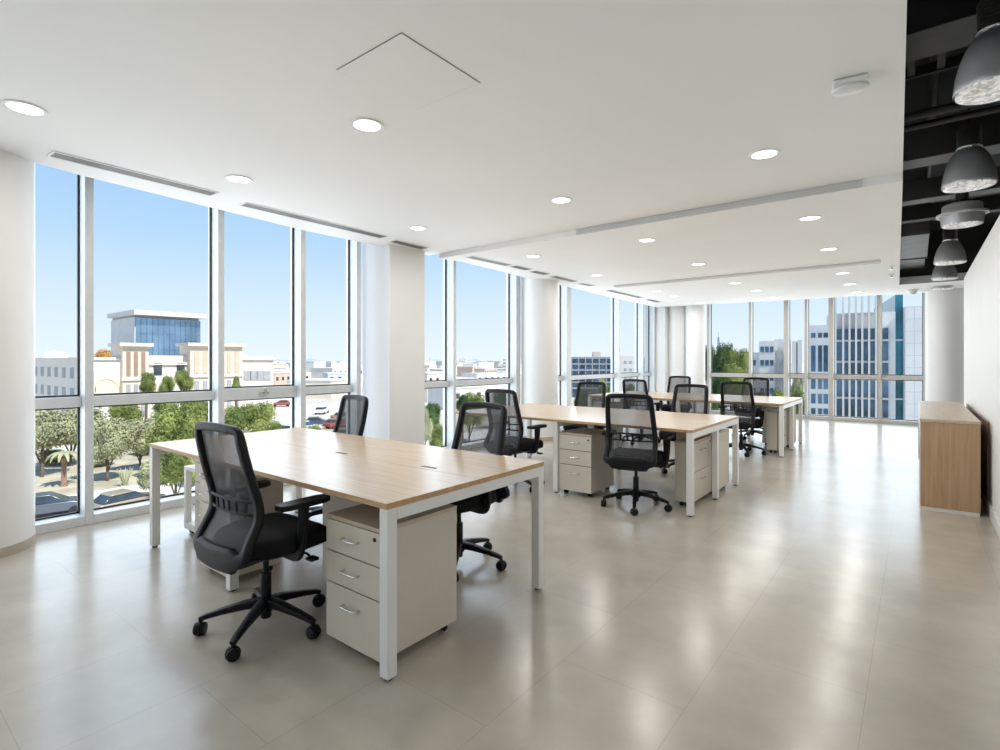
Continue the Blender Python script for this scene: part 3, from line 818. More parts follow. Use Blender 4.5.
LEAF = {}
def crown_mesh(kind, seed, blobs, leaves, size):
    rnd = random.Random(seed); mb = MB()
    for (bx, by, bz, br) in blobs:          # inner mass
        for i in range(int(leaves * br ** 2 * 3.2)):
            # point on the blob skin, a little scattered
            while True:
                v = Vector((rnd.uniform(-1, 1), rnd.uniform(-1, 1), rnd.uniform(-1, 1)))
                if .1 < v.length < 1: break
            v.normalize()
            p = Vector((bx, by, bz)) + v * br * rnd.uniform(.72, 1.08)
            nrm = (v + Vector((rnd.uniform(-.6, .6), rnd.uniform(-.6, .6), rnd.uniform(-.3, .8)))).normalized()
            t = nrm.orthogonal().normalized(); t.rotate(Matrix.Rotation(rnd.uniform(0, 6.28), 3, nrm)); w = nrm.cross(t)
            s = size * rnd.uniform(.6, 1.25)
            mb.add([p - t * s, p + w * s * .55, p + t * s, p - w * s * .55], [(0, 1, 2, 3)])
        n1, n2 = 7, 10; vs = []
        for i in range(1, n1):
            for k in range(n2):
                th_, ph = PI * i / n1, 2 * PI * k / n2
                rr = br * .72 * rnd.uniform(.9, 1.05)
                vs.append((bx + rr * math.sin(th_) * math.cos(ph), by + rr * math.sin(th_) * math.sin(ph), bz + rr * math.cos(th_)))
        fs = [tuple(range(n2)), tuple(reversed(range((n1 - 2) * n2, (n1 - 1) * n2)))]
        for i in range(n1 - 2):
            for k in range(n2): fs.append((i * n2 + k, i * n2 + (k + 1) % n2, (i + 1) * n2 + (k + 1) % n2, (i + 1) * n2 + k))
        mb.add(vs, fs)
    return mb
def blobset(seed, n, rx, rz, rad):
    rnd = random.Random(seed); out = []
    for i in range(n):
        a = 2 * PI * i / n + rnd.uniform(-.3, .3); q = rnd.uniform(.45, .95) if i else 0
        out.append((rx * q * math.cos(a), rx * q * math.sin(a), rnd.uniform(-.5, .75) * rz, rad * rnd.uniform(.75, 1.15)))
    out.append((0, 0, .55 * rz, rad * 1.05)); return out
TREEM = {}
def tree(label, px, d, ytop, wpx, kind, grp, trunk_frac=.35, seed=None):
    """unit crown (radius 1) scaled to size; trunk its own part"""
    x, y = far(px, d); zt = zat(ytop, d); h = zt - GZ; rad = wpx * d / F / 2
    v = random.randrange(3) if seed is None else seed
    key = (kind, v)
    if key not in TREEM:
        me = crown_mesh(kind, 11 + v * 7 + len(kind), blobset(3 + v, 8, .68, .62, .46), 1250, .050).mesh('crown_' + kind)
        me.materials.append(M['leaf_' + kind]); TREEM[key] = me
    e = thing('tree', label, 'tree', (x, y, GZ), random.uniform(0, 6.28), grp)
    c = bpy.data.objects.new('crown', TREEM[key]); COL.objects.link(c); c.parent = e
    zc0 = h * trunk_frac; hz = (h - zc0) / 2
    c.location = (0, 0, zc0 + hz * .98); c.scale = (rad, rad, hz * .92)
    tr_ = max(.10, h * .018)
    tb = MB().sweep([(0, 0, 0), (.1, .05, zc0 * .5), (0, 0, zc0 + hz * .7)], circ(tr_, 8), up=(0, 1, 0), scales=[(1.2, 1.2), (1, 1), (.6, .6)])
    for a in (0.3, 2.4, 4.4): tb.sweep([(0, 0, zc0 * .85), (rad * .45 * math.cos(a), rad * .45 * math.sin(a), zc0 + hz * .9)], circ(tr_ * .5, 6), up=(0, 0, 1))
    tb.obj('trunk', 'bark', e)
    return e
G1 = 'street trees beyond the windows'
T = [
    ('grey-green street tree seen beside the near round column', 42, 47, 394, 58, 'olive'),
    ('grey-green street tree left of the first window mullion', 72, 52, 398, 52, 'olive'),
    ('grey-green street tree just right of the first window mullion', 108, 45.5, 409, 42, 'olive'),
    ('grey-green street tree in the middle of the wide near window', 140, 50, 412, 36, 'olive'),
    ('bright green tree in front of the pale classical building, left one', 126, 62, 394, 30, 'green'),
    ('bright green tree below the transom in the wide near window', 172, 47, 398, 46, 'green'),
    ('bright green tree behind the far left corner of the nearest desk', 176, 37, 437, 42, 'green'),
    ('bright green tree reaching above the transom before the classical building', 168, 58, 386, 34, 'green'),
    ('bright green tree at the right side of the wide near window', 200, 52, 383, 38, 'green'),
    ('grey-green tree next to the second mullion, above the chair', 205, 43, 424, 34, 'olive'),
    ('slim young tree against the wall of the classical building', 147, 64, 368, 17, 'green'),
    ('small slim tree before the middle wall of the classical building', 166, 60, 371, 14, 'green'),
    ('tall slim tree before the right tower of the classical building', 184, 64, 365, 18, 'green'),
    ('low shrubby tree at the lower edge of the wide near window', 152, 39, 455, 26, 'olive'),
    ('round green tree at the left of the third window', 232, 47, 398, 40, 'green'),
    ('round green tree in the middle of the third window', 256, 57, 395, 36, 'green'),
    ('low green tree right of centre in the third window', 274, 45, 414, 30, 'green'),
    ('low olive tree at the bottom of the third window', 246, 40, 420, 36, 'olive'),
    ('small tree before the stone block right of the classical towers', 236, 68, 372, 10, 'green'),
    ('green tree at the left foot of the fourth window', 316, 46, 416, 24, 'green'),
    ('green tree behind the far window-side chair', 338, 50, 424, 26, 'green'),
    ('dark tree beside the second mullion of the third window', 294, 52, 425, 20, 'dark'),
    ('tall green tree in the narrow window beyond the square column', 431, 62, 396, 24, 'dark'),
    ('lower green tree in the narrow window beyond the square column', 438, 46, 418, 26, 'green'),
    ('olive tree at the left of the narrow window past the square column', 424, 54, 398, 20, 'olive'),
    ('big bright green tree right of the fifth mullion, behind the chairs', 470, 66, 386, 34, 'green'),
    ('dark green tree left in the wide window before the round column', 463, 60, 391, 18, 'dark'),
    ('dark tree at the right of the window before the round column', 505, 80, 384, 26, 'dark'),
    ('dark tree behind the chairs in the window past the round column', 584, 90, 384, 24, 'dark'),
    ('green tree right in the window past the round column', 606, 84, 379, 20, 'green'),
    ('light green treetop before the dark glass building', 603, 100, 372, 9, 'olive'),
    ('green tree in the narrow window left of the corner columns', 630, 90, 379, 20, 'green'),
    ('tall dark tree at the left of the far glass wall', 722, 120, 334, 26, 'dark'),
    ('green tree in the first pane of the far glass wall, right of the tall one', 738, 112, 341, 26, 'green'),
    ('bluish green tree at the edge of the first far pane', 711, 130, 337, 18, 'dark'),
    ('lower green tree in the first far pane', 733, 90, 356, 30, 'green'),
    ('dark green tree low in the first far pane', 714, 80, 368, 24, 'dark'),
    ('dark green tree behind the farthest desk in the second far pane', 760, 66, 384, 30, 'dark'),
    ('green tree at the right of the second far pane', 778, 72, 382, 24, 'green'),
    ('green tree in the third far pane, left of the modern building', 796, 50, 377, 20, 'green'),
    ('pale green treetop beside the white slab building', 797, 95, 367, 14, 'olive'),
]
for lb, px, d, yt, w, k in T: tree(lb, px, d, yt, w, k, G1, .62 if w < 19 and d < 70 else .16)
tree('orange autumn tree behind the pale block left of the towers', 104, 118, 343, 36, 'orange', G1, .3)
# shrub rows along the pavement
def shrub(label, px, d, w, h, kind):
    x, y = far(px, d); key = (kind, 1)
    e = thing('shrub', label, 'shrub', (x, y, GZ), random.uniform(0, 6), 'low shrubs along the pavement')
    c = bpy.data.objects.new('foliage', TREEM[key]); COL.objects.link(c); c.parent = e; c.location = (0, 0, h * .55); c.scale = (w, w, h * .55)
    MB().cyl((0, 0, 0), .06, h * .5, 8).obj('stem', 'bark', e)
TREEM.setdefault(('olive', 1), None) or None
for key in (('olive', 1), ('green', 1)):
    if TREEM.get(key) is None:
        me = crown_mesh(key[0], 18, blobset(4, 8, .68, .62, .46), 1250, .050).mesh('crown_' + key[0]); me.materials.append(M['leaf_' + key[0]]); TREEM[key] = me
for i, (px, d, k, lb) in enumerate([(100, 52, 'olive', 'low olive shrub beside the first mullion, beyond the road'), (147, 58.5, 'green', 'green shrub beyond the road, above the desk corner'),
                                    (168, 55, 'olive', 'olive shrub beyond the road right of the desk leg'), (196, 58.5, 'green', 'green shrub beyond the road near the front chair'),
                                    (56, 53, 'green', 'green shrub beyond the road next to the near column')]):
    shrub(lb, px, d, 1.6, 1.5, k)
# palm and agave plants
def palm(label, px, d, h, cat='palm'):
    x, y = far(px, d)
    e = thing('palm_tree', label, cat, (x, y, GZ), 0, 'small palms by the road')
    MB().lathe([(.28, 0), (.2, .5), (.17, h * .8), (.22, h)], 12).obj('trunk', 'palm_bark', e, smooth=50)
    f = MB(); q_ = .62
    for k in range(13):
        a = 2 * PI * k / 13
        pts = [(q_ * r_ * math.cos(a), q_ * r_ * math.sin(a), h + q_ * z_) for r_, z_ in ((.05, .0), (.5, .55), (1.1, .7), (1.7, .3), (2.0, -.3))]
        f.sweep(pts, rect(.34, .02), scales=[(.5, 1), (1, 1), (1, 1), (.7, 1), (.2, 1)])
    f.obj('fronds', 'leaf_olive', e)
#palm('small palm with a reddish trunk next to the near round column', 49, 37.3, 2.4)
palm('small palm with a reddish trunk left of the first mullion', 64, 43.5, 2.4)
def agave(label, px, d):
    x, y = far(px, d)
    e = thing('agave', label, 'plant', (x, y, GZ + .02), 0, 'agaves on the pale pavement')
    f = MB()
    for k in range(9):
        a = 2 * PI * k / 9
        f.sweep([(.05 * math.cos(a), .05 * math.sin(a), 0), (.35 * math.cos(a), .35 * math.sin(a), .9), (.55 * math.cos(a), .55 * math.sin(a), 1.5)], rect(.16, .04), scales=[(1, 1), (.9, 1), (.1, 1)])
    f.obj('leaves', 'leaf_olive', e)
    MB().lathe([(.4, -.0), (.3, .12)], 14).obj('soil_mound', 'planting', e)
agave('spiky agave on the pale pavement left of the desk leg', 125, 43.5)
agave('spiky agave on the pale pavement behind the desk leg', 156, 44)
# cars
def car(label, px, d, rz, paint, grp='parked cars outside', L_=4.3, cw=1.75, ch=1.45, van=False):
    x, y = far(px, d)
    e = thing('car', label, 'car', (x, y, GZ + .03), rz, grp)
    hl = L_ / 2
    if van: prof = [(-hl, .35), (-hl, 1.0), (-hl + .15, 1.9), (hl - 1.1, 1.95), (hl - .45, 1.15), (hl, 1.0), (hl, .35)]
    else: prof = [(-hl, .32), (-hl - .03, .75), (-hl + .12, .92), (hl - .95, .93), (hl - .15, .78), (hl, .6), (hl - .02, .32)]
    def ext(pr, w, name, m_, par, tap=1.0):
        n = len(pr); vs = [(x_, -w / 2 * (tap if z_ > 1.2 else 1), z_) for x_, z_ in pr] + [(x_, w / 2 * (tap if z_ > 1.2 else 1), z_) for x_, z_ in pr]
        fs = [tuple(range(n)), tuple(reversed(range(n, 2 * n)))] + [(i, n + i, n + (i + 1) % n, (i + 1) % n) for i in range(n)]
        return MB().add(vs, fs).obj(name, m_, par, bevel=.05)
    ext(prof, cw, 'body', paint, e, .88)
    if not van:
        ext([(-hl + .25, .921), (-hl + .75, 1.36), (hl - 2.0, 1.40), (hl - 1.15, .925)], cw * .9, 'cabin_glass', 'win_dark', e, .84)
        ext([(-hl + .72, 1.362), (-hl + .9, ch), (hl - 2.15, ch + .01), (hl - 1.98, 1.40)], cw * .80, 'roof', paint, e, 1.0)
    else:
        MB().box(hl - 1.2, hl - .6, -cw / 2 - .01, cw / 2 + .01, 1.15, 1.6).obj('cabin_glass', 'win_dark', e)
    for sx in (-hl + .8, hl - .85):
        for sy in (-1, 1):
            MB().lathe([(.2, sy * (cw / 2 - .19)), (.31, sy * (cw / 2 - .17)), (.31, sy * (cw / 2 + .01)), (.18, sy * (cw / 2 + .02))], 18, (sx, 0, .31 - .03), 'y').obj('wheel', 'tyre', e, smooth=40)
    return e
car('dark grey car parked below the window next to the near column', 50, 35.5, R(75), 'car_grey')
#car('second grey car right behind the dark one, left of the first mullion', 84, 41.0, R(80), 'car_grey')
car('bronze car parked below the near window, left of the desk leg', 128, 36.5, R(100), 'car_bronze')
car('white van between the trees beyond the road', 101, 63, R(20), 'car_white', L_=4.8, cw=1.9, van=True)
i = 0
for px, d, m_, lb in [(306, 78, 'car_white', 'white car parked left in the fourth window'), (318, 84, 'car_grey', 'grey car parked in the middle of the fourth window'), (338, 82, 'car_red', 'dark red car parked right in the fourth window'),
                      (322, 104, 'car_white', 'white car far back in the fourth window'), (340, 92, 'car_bronze', 'brown car far back at the right of the fourth window'), (285, 74, 'car_white', 'white car at the right side of the third window'),
                      (281, 120, 'car_red', 'red car behind the green trees of the third window')]:
    car(lb, px, d, R(20 + 37 * i), m_); i += 1

# ---- buildings
def building_frame(name, label, p0, p1, grp=None):
    a, b_ = Vector((*p0, 0)), Vector((*p1, 0)); u = b_ - a
    e = thing(name, label, 'building', (a.x, a.y, GZ), math.atan2(u.y, u.x), grp)
    return e, u.length                       # local +x along the front, +y to the back
def square_on(px0, px1, d, turn=0.0):
    # a front that stands square to the street line through px0
    p0 = Vector(far(px0, d)); r0 = Vector(ray(px0)).normalized(); u = Vector((r0.y, -r0.x)); u.rotate(Matrix.Rotation(turn, 2))
    r1 = Vector(ray(px1)); den = u.x * r1.y - u.y * r1.x
    t = -(p0.x * r1.y - p0.y * r1.x) / den
    return tuple(p0), tuple(p0 + u * t)
def win_grid(e, xs, zs, w, h, m_, y=-.06):
    base = None
    for x in xs:
        for z in zs:
            if base is None:
                base = MB().box(-w / 2, w / 2, y, .3, -h / 2, h / 2).obj('window', m_, e); o = base
            else:
                o = base.copy(); COL.objects.link(o); o.parent = e
            o.location = (x, 0, z)
def front(px0, px1, X): return (X, ony(px0, X)), (X, ony(px1, X))
# classical building: one building, stepped blocks along X=-80
XB = -80.0
def yb(px): return ony(px, XB)
e = thing('building', 'cream classical building with two column towers beyond the trees', 'building', (XB, yb(90), GZ), PI / 2)
O = yb(90)
def lb_(px): return yb(px) - O
def zt_(py, px):
    r = ray(px); d = XB / r[0]; return zat(py, d) - GZ
MB().box(lb_(90), lb_(121.5), .6, 34, 0, zt_(360, 105)).obj('wing', 'stone_pale', e)
MB().box(lb_(90) - .2, lb_(121.5), .4, 34.2, zt_(360, 105) + .001, zt_(360, 105) + .35).obj('parapet', 'stone_pale', e)
for k in range(8):
    for j in range(3):
        MB().box(lb_(90) - .05, lb_(90) + .2, 3.0 + k * 3.9, 4.6 + k * 3.9, zt_(360, 105) - 2.4 - 2.7 * j, zt_(360, 105) - 1.0 - 2.7 * j).obj('window', 'stone_grey', e)
MB().box(lb_(148), lb_(189), .8, 14, 0, zt_(355.5, 168)).obj('wing', 'stone_pale', e)
MB().box(lb_(242), lb_(274.5), .3, 14, 0, zt_(356.5, 258)).obj('wing', 'stone_pale', e)
for k, (a, b_) in enumerate(((121.5, 147.5), (189, 241))):
    zt = zt_(346.5, (a + b_) / 2)
    MB().box(lb_(a), lb_(b_), -.4, 3.2, 0, zt).obj('tower', 'stone_cream', e)
    MB().box(lb_(a) - .45, lb_(b_) + .45, -.9, 3.6, zt + .002, zt + .45).obj('cornice', 'stone_cream', e)
    MB().box(lb_(a) - .1, lb_(b_) + .1, -.62, -.41, zt - 4.4, zt - 4.0).obj('string_course', 'stone_pale', e)
    n_ = 3 if k == 0 else 6
    ww = (lb_(b_) - lb_(a)) / (n_ + .5)
    for j in range(n_):
        x = lb_(a) + ww * (j + .75)
        MB().box(x - ww * .26, x + ww * .26, -.52, -.41, zt - 3.8, zt - .7).obj('tall_slot', 'stone_brown' if k == 0 else 'stone_pink', e)
        MB().box(x - ww * .26, x + ww * .26, -.52, -.41, zt - 9.0, zt - 4.9).obj('window', 'stone_grey', e)
for px in (160, 183):
    MB().box(lb_(px) - .5, lb_(px) + .5, .7, .79, zt_(375, px), zt_(363, px)).obj('window', 'win_dark', e)
MB().box(lb_(148) , lb_(189), .55, .79, zt_(365, 168), zt_(363.6, 168)).obj('string_course', 'stone_cream', e)
MB().lathe([(1.55, .599), (1.55, .45), (1.2, .44), (1.2, .50)], 32, (lb_(107.5), 0, zt_(389, 107)), 'y', cap0=False).obj('round_arch', 'stone_cream', e, smooth=40)
MB().box(lb_(93), lb_(97), .5, .59, zt_(398, 95), zt_(386, 95)).obj('window', 'stone_brown', e)
for px in (248, 254.5, 261, 268):
    MB().box(lb_(px) - .55, lb_(px) + .55, .2, .299, zt_(380, px), zt_(371, px)).obj('window', 'stone_grey', e)
MB().box(lb_(242) - .3, lb_(274.5) + .3, .0, .29, zt_(360, 258), zt_(358, 258)).obj('cornice', 'stone_cream', e)
MB().box(lb_(254), lb_(260), 4, 7, zt_(356.4, 258), zt_(354.5, 258)).obj('roof_unit', 'conc_grey', e)
# glass box building behind
XC = -102.0
r0 = (XC, ony(135, XC)); r1 = (XC, ony(201, XC))
e = thing('building', 'mirror-glass box building with a flat overhanging roof', 'building', (*r0, GZ), PI / 2)
Lg = r1[1] - r0[1]; hh = zat(318, 90) - GZ
MB().box(.0, Lg, .25, 12, 0, hh).obj('side_wall', 'conc_white', e)
MB().box(.15, Lg - .1, 0, .249, 4, hh - .1).obj('glass_front', 'glass_tower', e)
MB().box(-.5, Lg + .5, -1.2, 12.2, hh + .35, hh + 1.15).obj('roof', 'conc_white', e)
MB().box(.1, Lg - .2, .5, 11.5, hh + .001, hh + .349).obj('roof_recess', 'stone_grey', e)
gm = MB()
for k in range(1, 12): gm.box(Lg * k / 12 - .03, Lg * k / 12 + .03, -.03, -.001, 4, hh - .1)
for k in range(1, 5): gm.box(.15, Lg - .1, -.028, -.0012, 4 + (hh - 4) * k / 5, 4.06 + (hh - 4) * k / 5)
gm.obj('mullion_grid', 'win_blue', e)
# pale dome building far left
x, y = far(55, 230)
e = thing('building', 'white domed building on the skyline beside the near column', 'building', (x, y, GZ), R(50))
MB().box(-9, 9, -6, 6, 0, 11.0).obj('wall', 'conc_white', e)
MB().lathe([(5, 11.0), (4.8, 12.2), (3.9, 13.6), (2, 14.6), (.2, 14.9)], 32).obj('dome', 'conc_white', e, smooth=60)
# dark glass block past the round column
p0, p1 = square_on(565, 613, 150)
e, Lg = building_frame('building', 'dark glass apartment block seen past the round column', p0, p1)
hh = zat(357, 153) - GZ
MB().box(0, Lg, 0, 16, 0, hh).obj('wall', 'win_blue', e)
for k in range(6): MB().box(-.2, Lg + .2, -.5, -.001, hh - 1.7 * k - .5, hh - 1.7 * k - .1).obj('balcony_band', 'stone_grey', e)
for k in range(8): MB().box(Lg * k / 7 - .14, Lg * k / 7 + .14, -.62, -.501, 0, hh).obj('fin', 'stone_grey', e)
MB().box(Lg * .6, Lg * .76, 3, 8, hh + .001, hh + 1.5).obj('roof_unit', 'stone_cream', e)
# white block, green block
p0, p1 = square_on(619, 640, 130)
e, Lg = building_frame('building', 'small white block left of the corner columns', p0, p1)
hh = zat(356, 131) - GZ
MB().box(0, Lg, 0, 10, 0, hh).obj('wall', 'conc_white', e)
win_grid(e, [Lg * f_ for f_ in (.3, .55, .8)], [hh - 1.6, hh - 3.4, hh - 5.2], .7, .7, 'stone_grey')
p0, p1 = square_on(641, 656, 150)
e, Lg = building_frame('building', 'bluish green block at the corner columns', p0, p1)
hh = zat(357, 150) - GZ
MB().box(0, Lg, 0, 10, 0, hh).obj('wall', 'win_teal', e)
for k in range(4): MB().box(-.1, Lg + .1, -.3, -.001, hh - 2 * k - .4, hh - 2 * k - .1).obj('slab_edge', 'stone_grey', e)
# white office block in the second far pane
p0, p1 = square_on(759, 775, 122)
e, Lg = building_frame('building', 'stepped white office block in the second far pane', p0, p1)
hh = zat(341.5, 124) - GZ
MB().box(0, Lg, 0, 12, 0, hh).obj('wall', 'panel_lilac', e)
MB().box(-3.0, -.001, .3, 12, 0, hh - 2.6).obj('low_wing', 'panel_lilac', e)
MB().box(Lg + .001, Lg + 3.2, 1.0, 12, 0, hh + .4).obj('bright_wing', 'conc_white', e)
win_grid(e, [Lg * f_ for f_ in (.2, .5, .8)], [hh - 1.9, hh - 5.0, hh - 8.4, hh - 11.4], .75, 1.3, 'win_blue')
win_grid(e, [-2.2, -1.0], [hh - 5.0, hh - 8.4, hh - 11.4], .6, 1.3, 'win_blue', y=.2)
win_grid(e, [Lg + .9, Lg + 2.2], [hh - 1.9, hh - 5.0, hh - 8.4], .6, 1.1, 'conc_grey', y=.9)
p0, p1 = square_on(792, 802, 112)
e, Lg = building_frame('building', 'tall white slab building left of the modern grey one', p0, p1)
hh = zat(340, 112) - GZ
MB().box(0, Lg * .42, .0, 9, 0, hh - .2).obj('wall', 'conc_white', e)
MB().box(Lg * .56, Lg, .0, 9, 0, hh).obj('wall', 'conc_white', e)
MB().box(Lg * .421, Lg * .559, .6, 9, 0, hh - .4).obj('recess', 'conc_grey', e)
# modern grey building that fills the right of the far glass wall
DB = 62.0
p0, p1 = square_on(805, 945, DB, R(1))
e, Lg = building_frame('building', 'large modern grey office building with white fins behind the far glass wall', p0, p1)
UB = (Vector(p1) - Vector(p0)).normalized()
def bx(px):
    r1 = Vector(ray(px)); return -(p0[0] * r1.y - p0[1] * r1.x) / (UB.x * r1.y - UB.y * r1.x)
q_ = Vector(p0) + UB * bx(862); DM = -q_.x * sn + q_.y * cs
def bz(py): return zat(py, DM) - GZ
MB().box(bx(805), bx(829), 0, 5, 0, bz(324)).obj('side_block', 'panel_lilac', e)
MB().box(bx(829) + .001, bx(896), .35, 5, 0, bz(312.5)).obj('main_block', 'panel_lilac', e)
MB().box(bx(896) + .001, bx(904), .6, 18, 0, bz(296)).obj('glass_stair', 'win_teal', e)
MB().box(bx(904) + .001, bx(945), -.6, 18, 0, bz(309)).obj('tiled_tower', 'panel_lilac', e)
MB().box(bx(835), bx(877), .32, .349, bz(312.4), bz(286)).obj('rooftop_glass', 'glass', e)
MB().box(bx(806), bx(807.6), .2, 1.2, bz(324) + .001, bz(296)).obj('roof_post', 'conc_white', e)
# window rows
rowsB = [(328.5, 339.5), (341.8, 360.5), (363, 374), (381, 397), (399.5, 417)]
cols = [(836.5, 842), (844, 848.5), (850, 855), (856.5, 861), (863, 868), (869.5, 875), (883, 888.5)]
for (y0, y1) in rowsB:
    for (x0, x1) in cols:
        MB().box(bx(x0), bx(x1), .10, .349, bz(y1), bz(y0)).obj('window', 'win_blue', e)
for x_ in (835.4, 843, 849.3, 855.8, 862, 868.8, 875.8):
    MB().box(bx(x_) - .09, bx(x_) + .09, -.35, .099, bz(419), bz(286)).obj('fin', 'conc_white', e)
for y_ in (340.5, 361.8, 398.3):
    MB().box(bx(835), bx(889), -.12, .098, bz(y_ + .8), bz(y_ - .8)).obj('floor_band', 'conc_white', e)
for y_ in (340.5, 376, 398.3):
    MB().box(bx(896), bx(904), .35, .599, bz(y_ + .7), bz(y_ - .7)).obj('floor_band', 'conc_white', e)
for (y0, y1) in ((332, 337), (345, 372), (380, 390), (395, 405), (410, 416)):
    for (x0, x1) in ((811, 815.5), (818, 822), (823.5, 828)):
        MB().box(bx(x0), bx(x1), -.06, -.001, bz(y1), bz(y0)).obj('window', 'win_blue', e)
tg = MB()
for k in range(24): tg.box(bx(904), bx(945), -.605, -.6005, bz(309) - 1.3 * k - .05, bz(309) - 1.3 * k)
for k in range(9): tg.box(bx(904) + k * .8, bx(904) + k * .8 + .05, -.605, -.6006, 0, bz(309))
tg.obj('tile_joints', 'conc_grey', e)
# mast on the far skyline
x, y = far(718.5, 300)
e = thing('radio_mast', 'thin lattice radio mast above the trees in the first far pane', 'mast', (x, y, GZ))
mm = MB(); H_ = zat(337, 300) - GZ
for sx, sy in ((-1, -1), (1, -1), (1, 1), (-1, 1)): mm.sweep([(sx * 1.0, sy * 1.0, 0), (sx * .25, sy * .25, H_)], rect(.25, .25), up=(0, 1, 0))
for k in range(10):
    z_ = H_ * k / 10; q = 1.0 - .75 * k / 10; q2 = 1.0 - .75 * (k + 1) / 10
    mm.sweep([(-q, -q, z_), (q2, -q2, z_ + H_ / 10)], rect(.14, .14), up=(0, 1, 0)); mm.sweep([(-q, q, z_), (q2, q2, z_ + H_ / 10)], rect(.14, .14), up=(0, 1, 0))
mm.obj('lattice', 'stone_grey', e)
MB().cyl((0, 0, H_), .12, 3.0, 8).obj('antenna', 'stone_grey', e)
# skyline towers
for px0, px1, py, d, m_, lb in [(459, 466, 358, 700, 'conc_grey', 'hazy tower block left in the window before the round column'), (468.5, 475, 361, 620, 'panel_lilac', 'hazy twin tower in the window before the round column'),
                                (503, 513, 359, 260, 'stone_grey', 'grey tower beside the mullion before the round column'), (497, 503, 367, 240, 'win_teal', 'teal office block left of the grey tower'),
                                (428.5, 430.5, 356, 900, 'conc_grey', 'needle-thin hazy tower beyond the square column')]:
    p0, p1 = far(px0, d), far(px1, d)
    e, Lg = building_frame('building', lb, p0, p1)
    hh = zat(py, d) - GZ
    MB().box(0, Lg, 0, Lg, 0, hh).obj('wall', m_, e)
    nb = 7
    for k in range(1, nb): MB().box(-.1, Lg + .1, -.3, -.001, hh * k / nb, hh * k / nb + .7).obj('floor_band', 'conc_white', e)
    MB().box(Lg * .3, Lg * .7, Lg * .3, Lg * .7, hh + .001, hh + 2).obj('roof_unit', 'conc_grey', e)
# low city blocks
rnd = random.Random(5)
OCC = [(o.location.x, o.location.y, 24 if o.name.startswith('building') else 8) for o in COL.objects if o.parent is None and o.name.split('.')[0] in ('building', 'tree', 'car')]
OCC += [(-90, 33, 30), (-108, 36, 22), far(865, 66) + (22,)]
zones = [(276, 350, 110, 900, 70, 'third and fourth windows'), (424, 515, 110, 900, 60, 'windows either side of the fifth mullion'), (571, 656, 200, 700, 16, 'windows past the round column'), (704, 800, 150, 500, 12, 'left panes of the far glass wall'), (20, 90, 140, 600, 14, 'first window by the near column')]
for (a, b_, d0, d1, n_, zn) in zones:
    for k in range(n_):
        t = rnd.random() ** 1.5; d = d0 + (d1 - d0) * t
        for _try in range(60):
            px = rnd.uniform(a, b_); t = rnd.random() ** 1.5; d = d0 + (d1 - d0) * t; x, y = far(px, d)
            if all((x - qx) ** 2 + (y - qy) ** 2 > (12 + qr) ** 2 for qx, qy, qr in OCC): break
        else: continue
        OCC.append((x, y, 11))
        w = rnd.uniform(8, 17); dp = rnd.uniform(7, 14); h = rnd.uniform(3.2, 7.5) + (2.5 if d > 350 else 0)
        mk = rnd.choice(['conc_white', 'conc_white', 'stone_pale', 'stone_cream', 'conc_grey', 'panel_lilac', 'stone_pink'])
        e = thing('building', f'low pale house of the hazy city, in the {zn}', 'building', (x, y, GZ), rnd.uniform(-.5, .5) + (PI / 2 if px < 560 else 0), 'low city blocks')
        MB().box(-w / 2, w / 2, -dp / 2, dp / 2, 0, h).obj('wall', mk, e)
        MB().box(-w / 2 - .15, w / 2 + .15, -dp / 2 - .15, dp / 2 + .15, h + .001, h + .35).obj('parapet', 'conc_white', e)
        if d < 330:
            nw = int(w / 2.6)
            win_grid(e, [-w / 2 + w * (i + .5) / nw for i in range(nw)], [h - 1.6], 1.1, 1.1, 'win_dark', y=-dp / 2 - .05)
            # windows sit in the front wall
for (px0, px1, d, lb) in ((262, 352, 1900, 'low blue hill on the horizon of the third and fourth windows'), (420, 520, 2100, 'low blue hill on the horizon either side of the fifth mullion')):
    p0, p1 = far(px0, d), far(px1, d); a = Vector((*p0, GZ)); u = Vector((*p1, GZ)) - a; Lg = u.length
    hb = MB(); n_ = 40; nn = Vector((-u.y, u.x, 0)).normalized() * 300
    vs = []
    for i in range(n_ + 1):
        q = a + u * (i / n_); h = 12 + 5 * math.sin(i * .35) + 3 * math.sin(i * .9 + 1) ; h *= min(1, i / 5, (n_ - i) / 5)
        vs += [tuple(q - nn * .4), tuple(q + Vector((0, 0, max(.5, h)))), tuple(q + nn)]
    fs = []
    for i in range(n_):
        for j in range(2): fs.append((i * 3 + j, (i + 1) * 3 + j, (i + 1) * 3 + j + 1, i * 3 + j + 1))
    o = hb.add(vs, fs).obj('hill', 'hill_blue', smooth=60); struct(o)
# windows were placed with their own depth; nothing else here

# ------------------------------------------------------------------ light
def area(name, loc, rot, sx, sy, power, col, shape='RECTANGLE', spread=PI):
    l = bpy.data.lights.new(name, 'AREA'); l.shape = shape; l.size = sx
    if shape in ('RECTANGLE', 'ELLIPSE'): l.size_y = sy
    l.energy = power; l.color = col; l.spread = spread
    o = bpy.data.objects.new(name, l); COL.objects.link(o); o.location = loc; o.rotation_euler = rot; return o
for i, (x, y, z) in enumerate(LAMPS):
    area('downlight_lamp', (x, y, z - .012), (0, 0, 0), .16, .16, 6.6, (1, .955, .895), 'DISK')
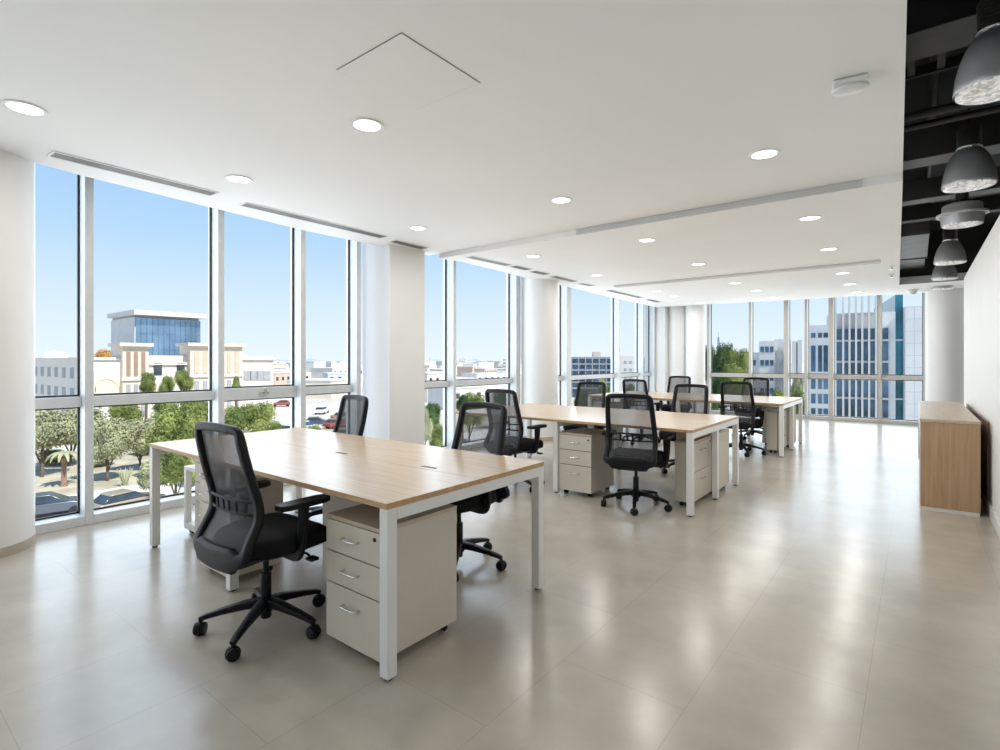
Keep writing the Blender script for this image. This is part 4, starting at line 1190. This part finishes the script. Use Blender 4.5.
# added fill lamps just outside the glass, brightening the room beyond sky and sun
FILL = .66
for y0, y1 in ((-4.5, .3), (.98, 4.1), (4.8, 7.3), (8.1, 12.9)):
    area('window_fill', (XG - .10, (y0 + y1) / 2, 1.55), (0, -PI / 2, 0), 2.9, y1 - y0, FILL * 26 * (y1 - y0), (.88, .94, 1.0))
area('window_fill', (-2.0, YG + .14, 1.55), (-PI / 2, 0, 0), 4.2, 2.9, FILL * 26 * 4.2, (.88, .94, 1.0))
area('window_fill', (2.6, YG + .14, 1.55), (-PI / 2, 0, 0), 2.8, 2.9, FILL * 26 * 2.8, (.88, .94, 1.0))

sun = bpy.data.lights.new('sun', 'SUN'); sun.energy = 6.0; sun.angle = R(.6); sun.color = (1, .95, .86)
so = bpy.data.objects.new('sun', sun); COL.objects.link(so)
sd = Vector((.60, .012, .80)).normalized()
so.rotation_euler = sd.to_track_quat('Z', 'Y').to_euler(); so.location = (60, -20, 80)

w = bpy.data.worlds.new('sky'); scene.world = w; w.use_nodes = True; nt = w.node_tree; L = nt.links
bg = nt.nodes['Background']
tc = nt.nodes.new('ShaderNodeTexCoord'); sx = nt.nodes.new('ShaderNodeSeparateXYZ'); rp = nt.nodes.new('ShaderNodeValToRGB')
L.new(tc.outputs['Generated'], sx.inputs[0]); L.new(sx.outputs['Z'], rp.inputs['Fac']); L.new(rp.outputs['Color'], bg.inputs['Color'])
cr = rp.color_ramp
cr.elements[0].position = 0.0; cr.elements[0].color = (.86, .93, .985, 1)
cr.elements[1].position = 1.0; cr.elements[1].color = (.16, .34, .74, 1)
for p, c in ((.10, (.70, .84, .97)), (.20, (.50, .71, .955)), (.33, (.35, .585, .93)), (.55, (.25, .47, .84))):
    q = cr.elements.new(p); q.color = (*c, 1)
bg.inputs['Strength'].default_value = 1.0

scene.view_settings.view_transform = 'Standard'
try: scene.view_settings.look = 'None'
except Exception: pass
scene.view_settings.exposure = 0.1
scene.view_settings.gamma = 1.0
scene.view_settings.use_curve_mapping = False
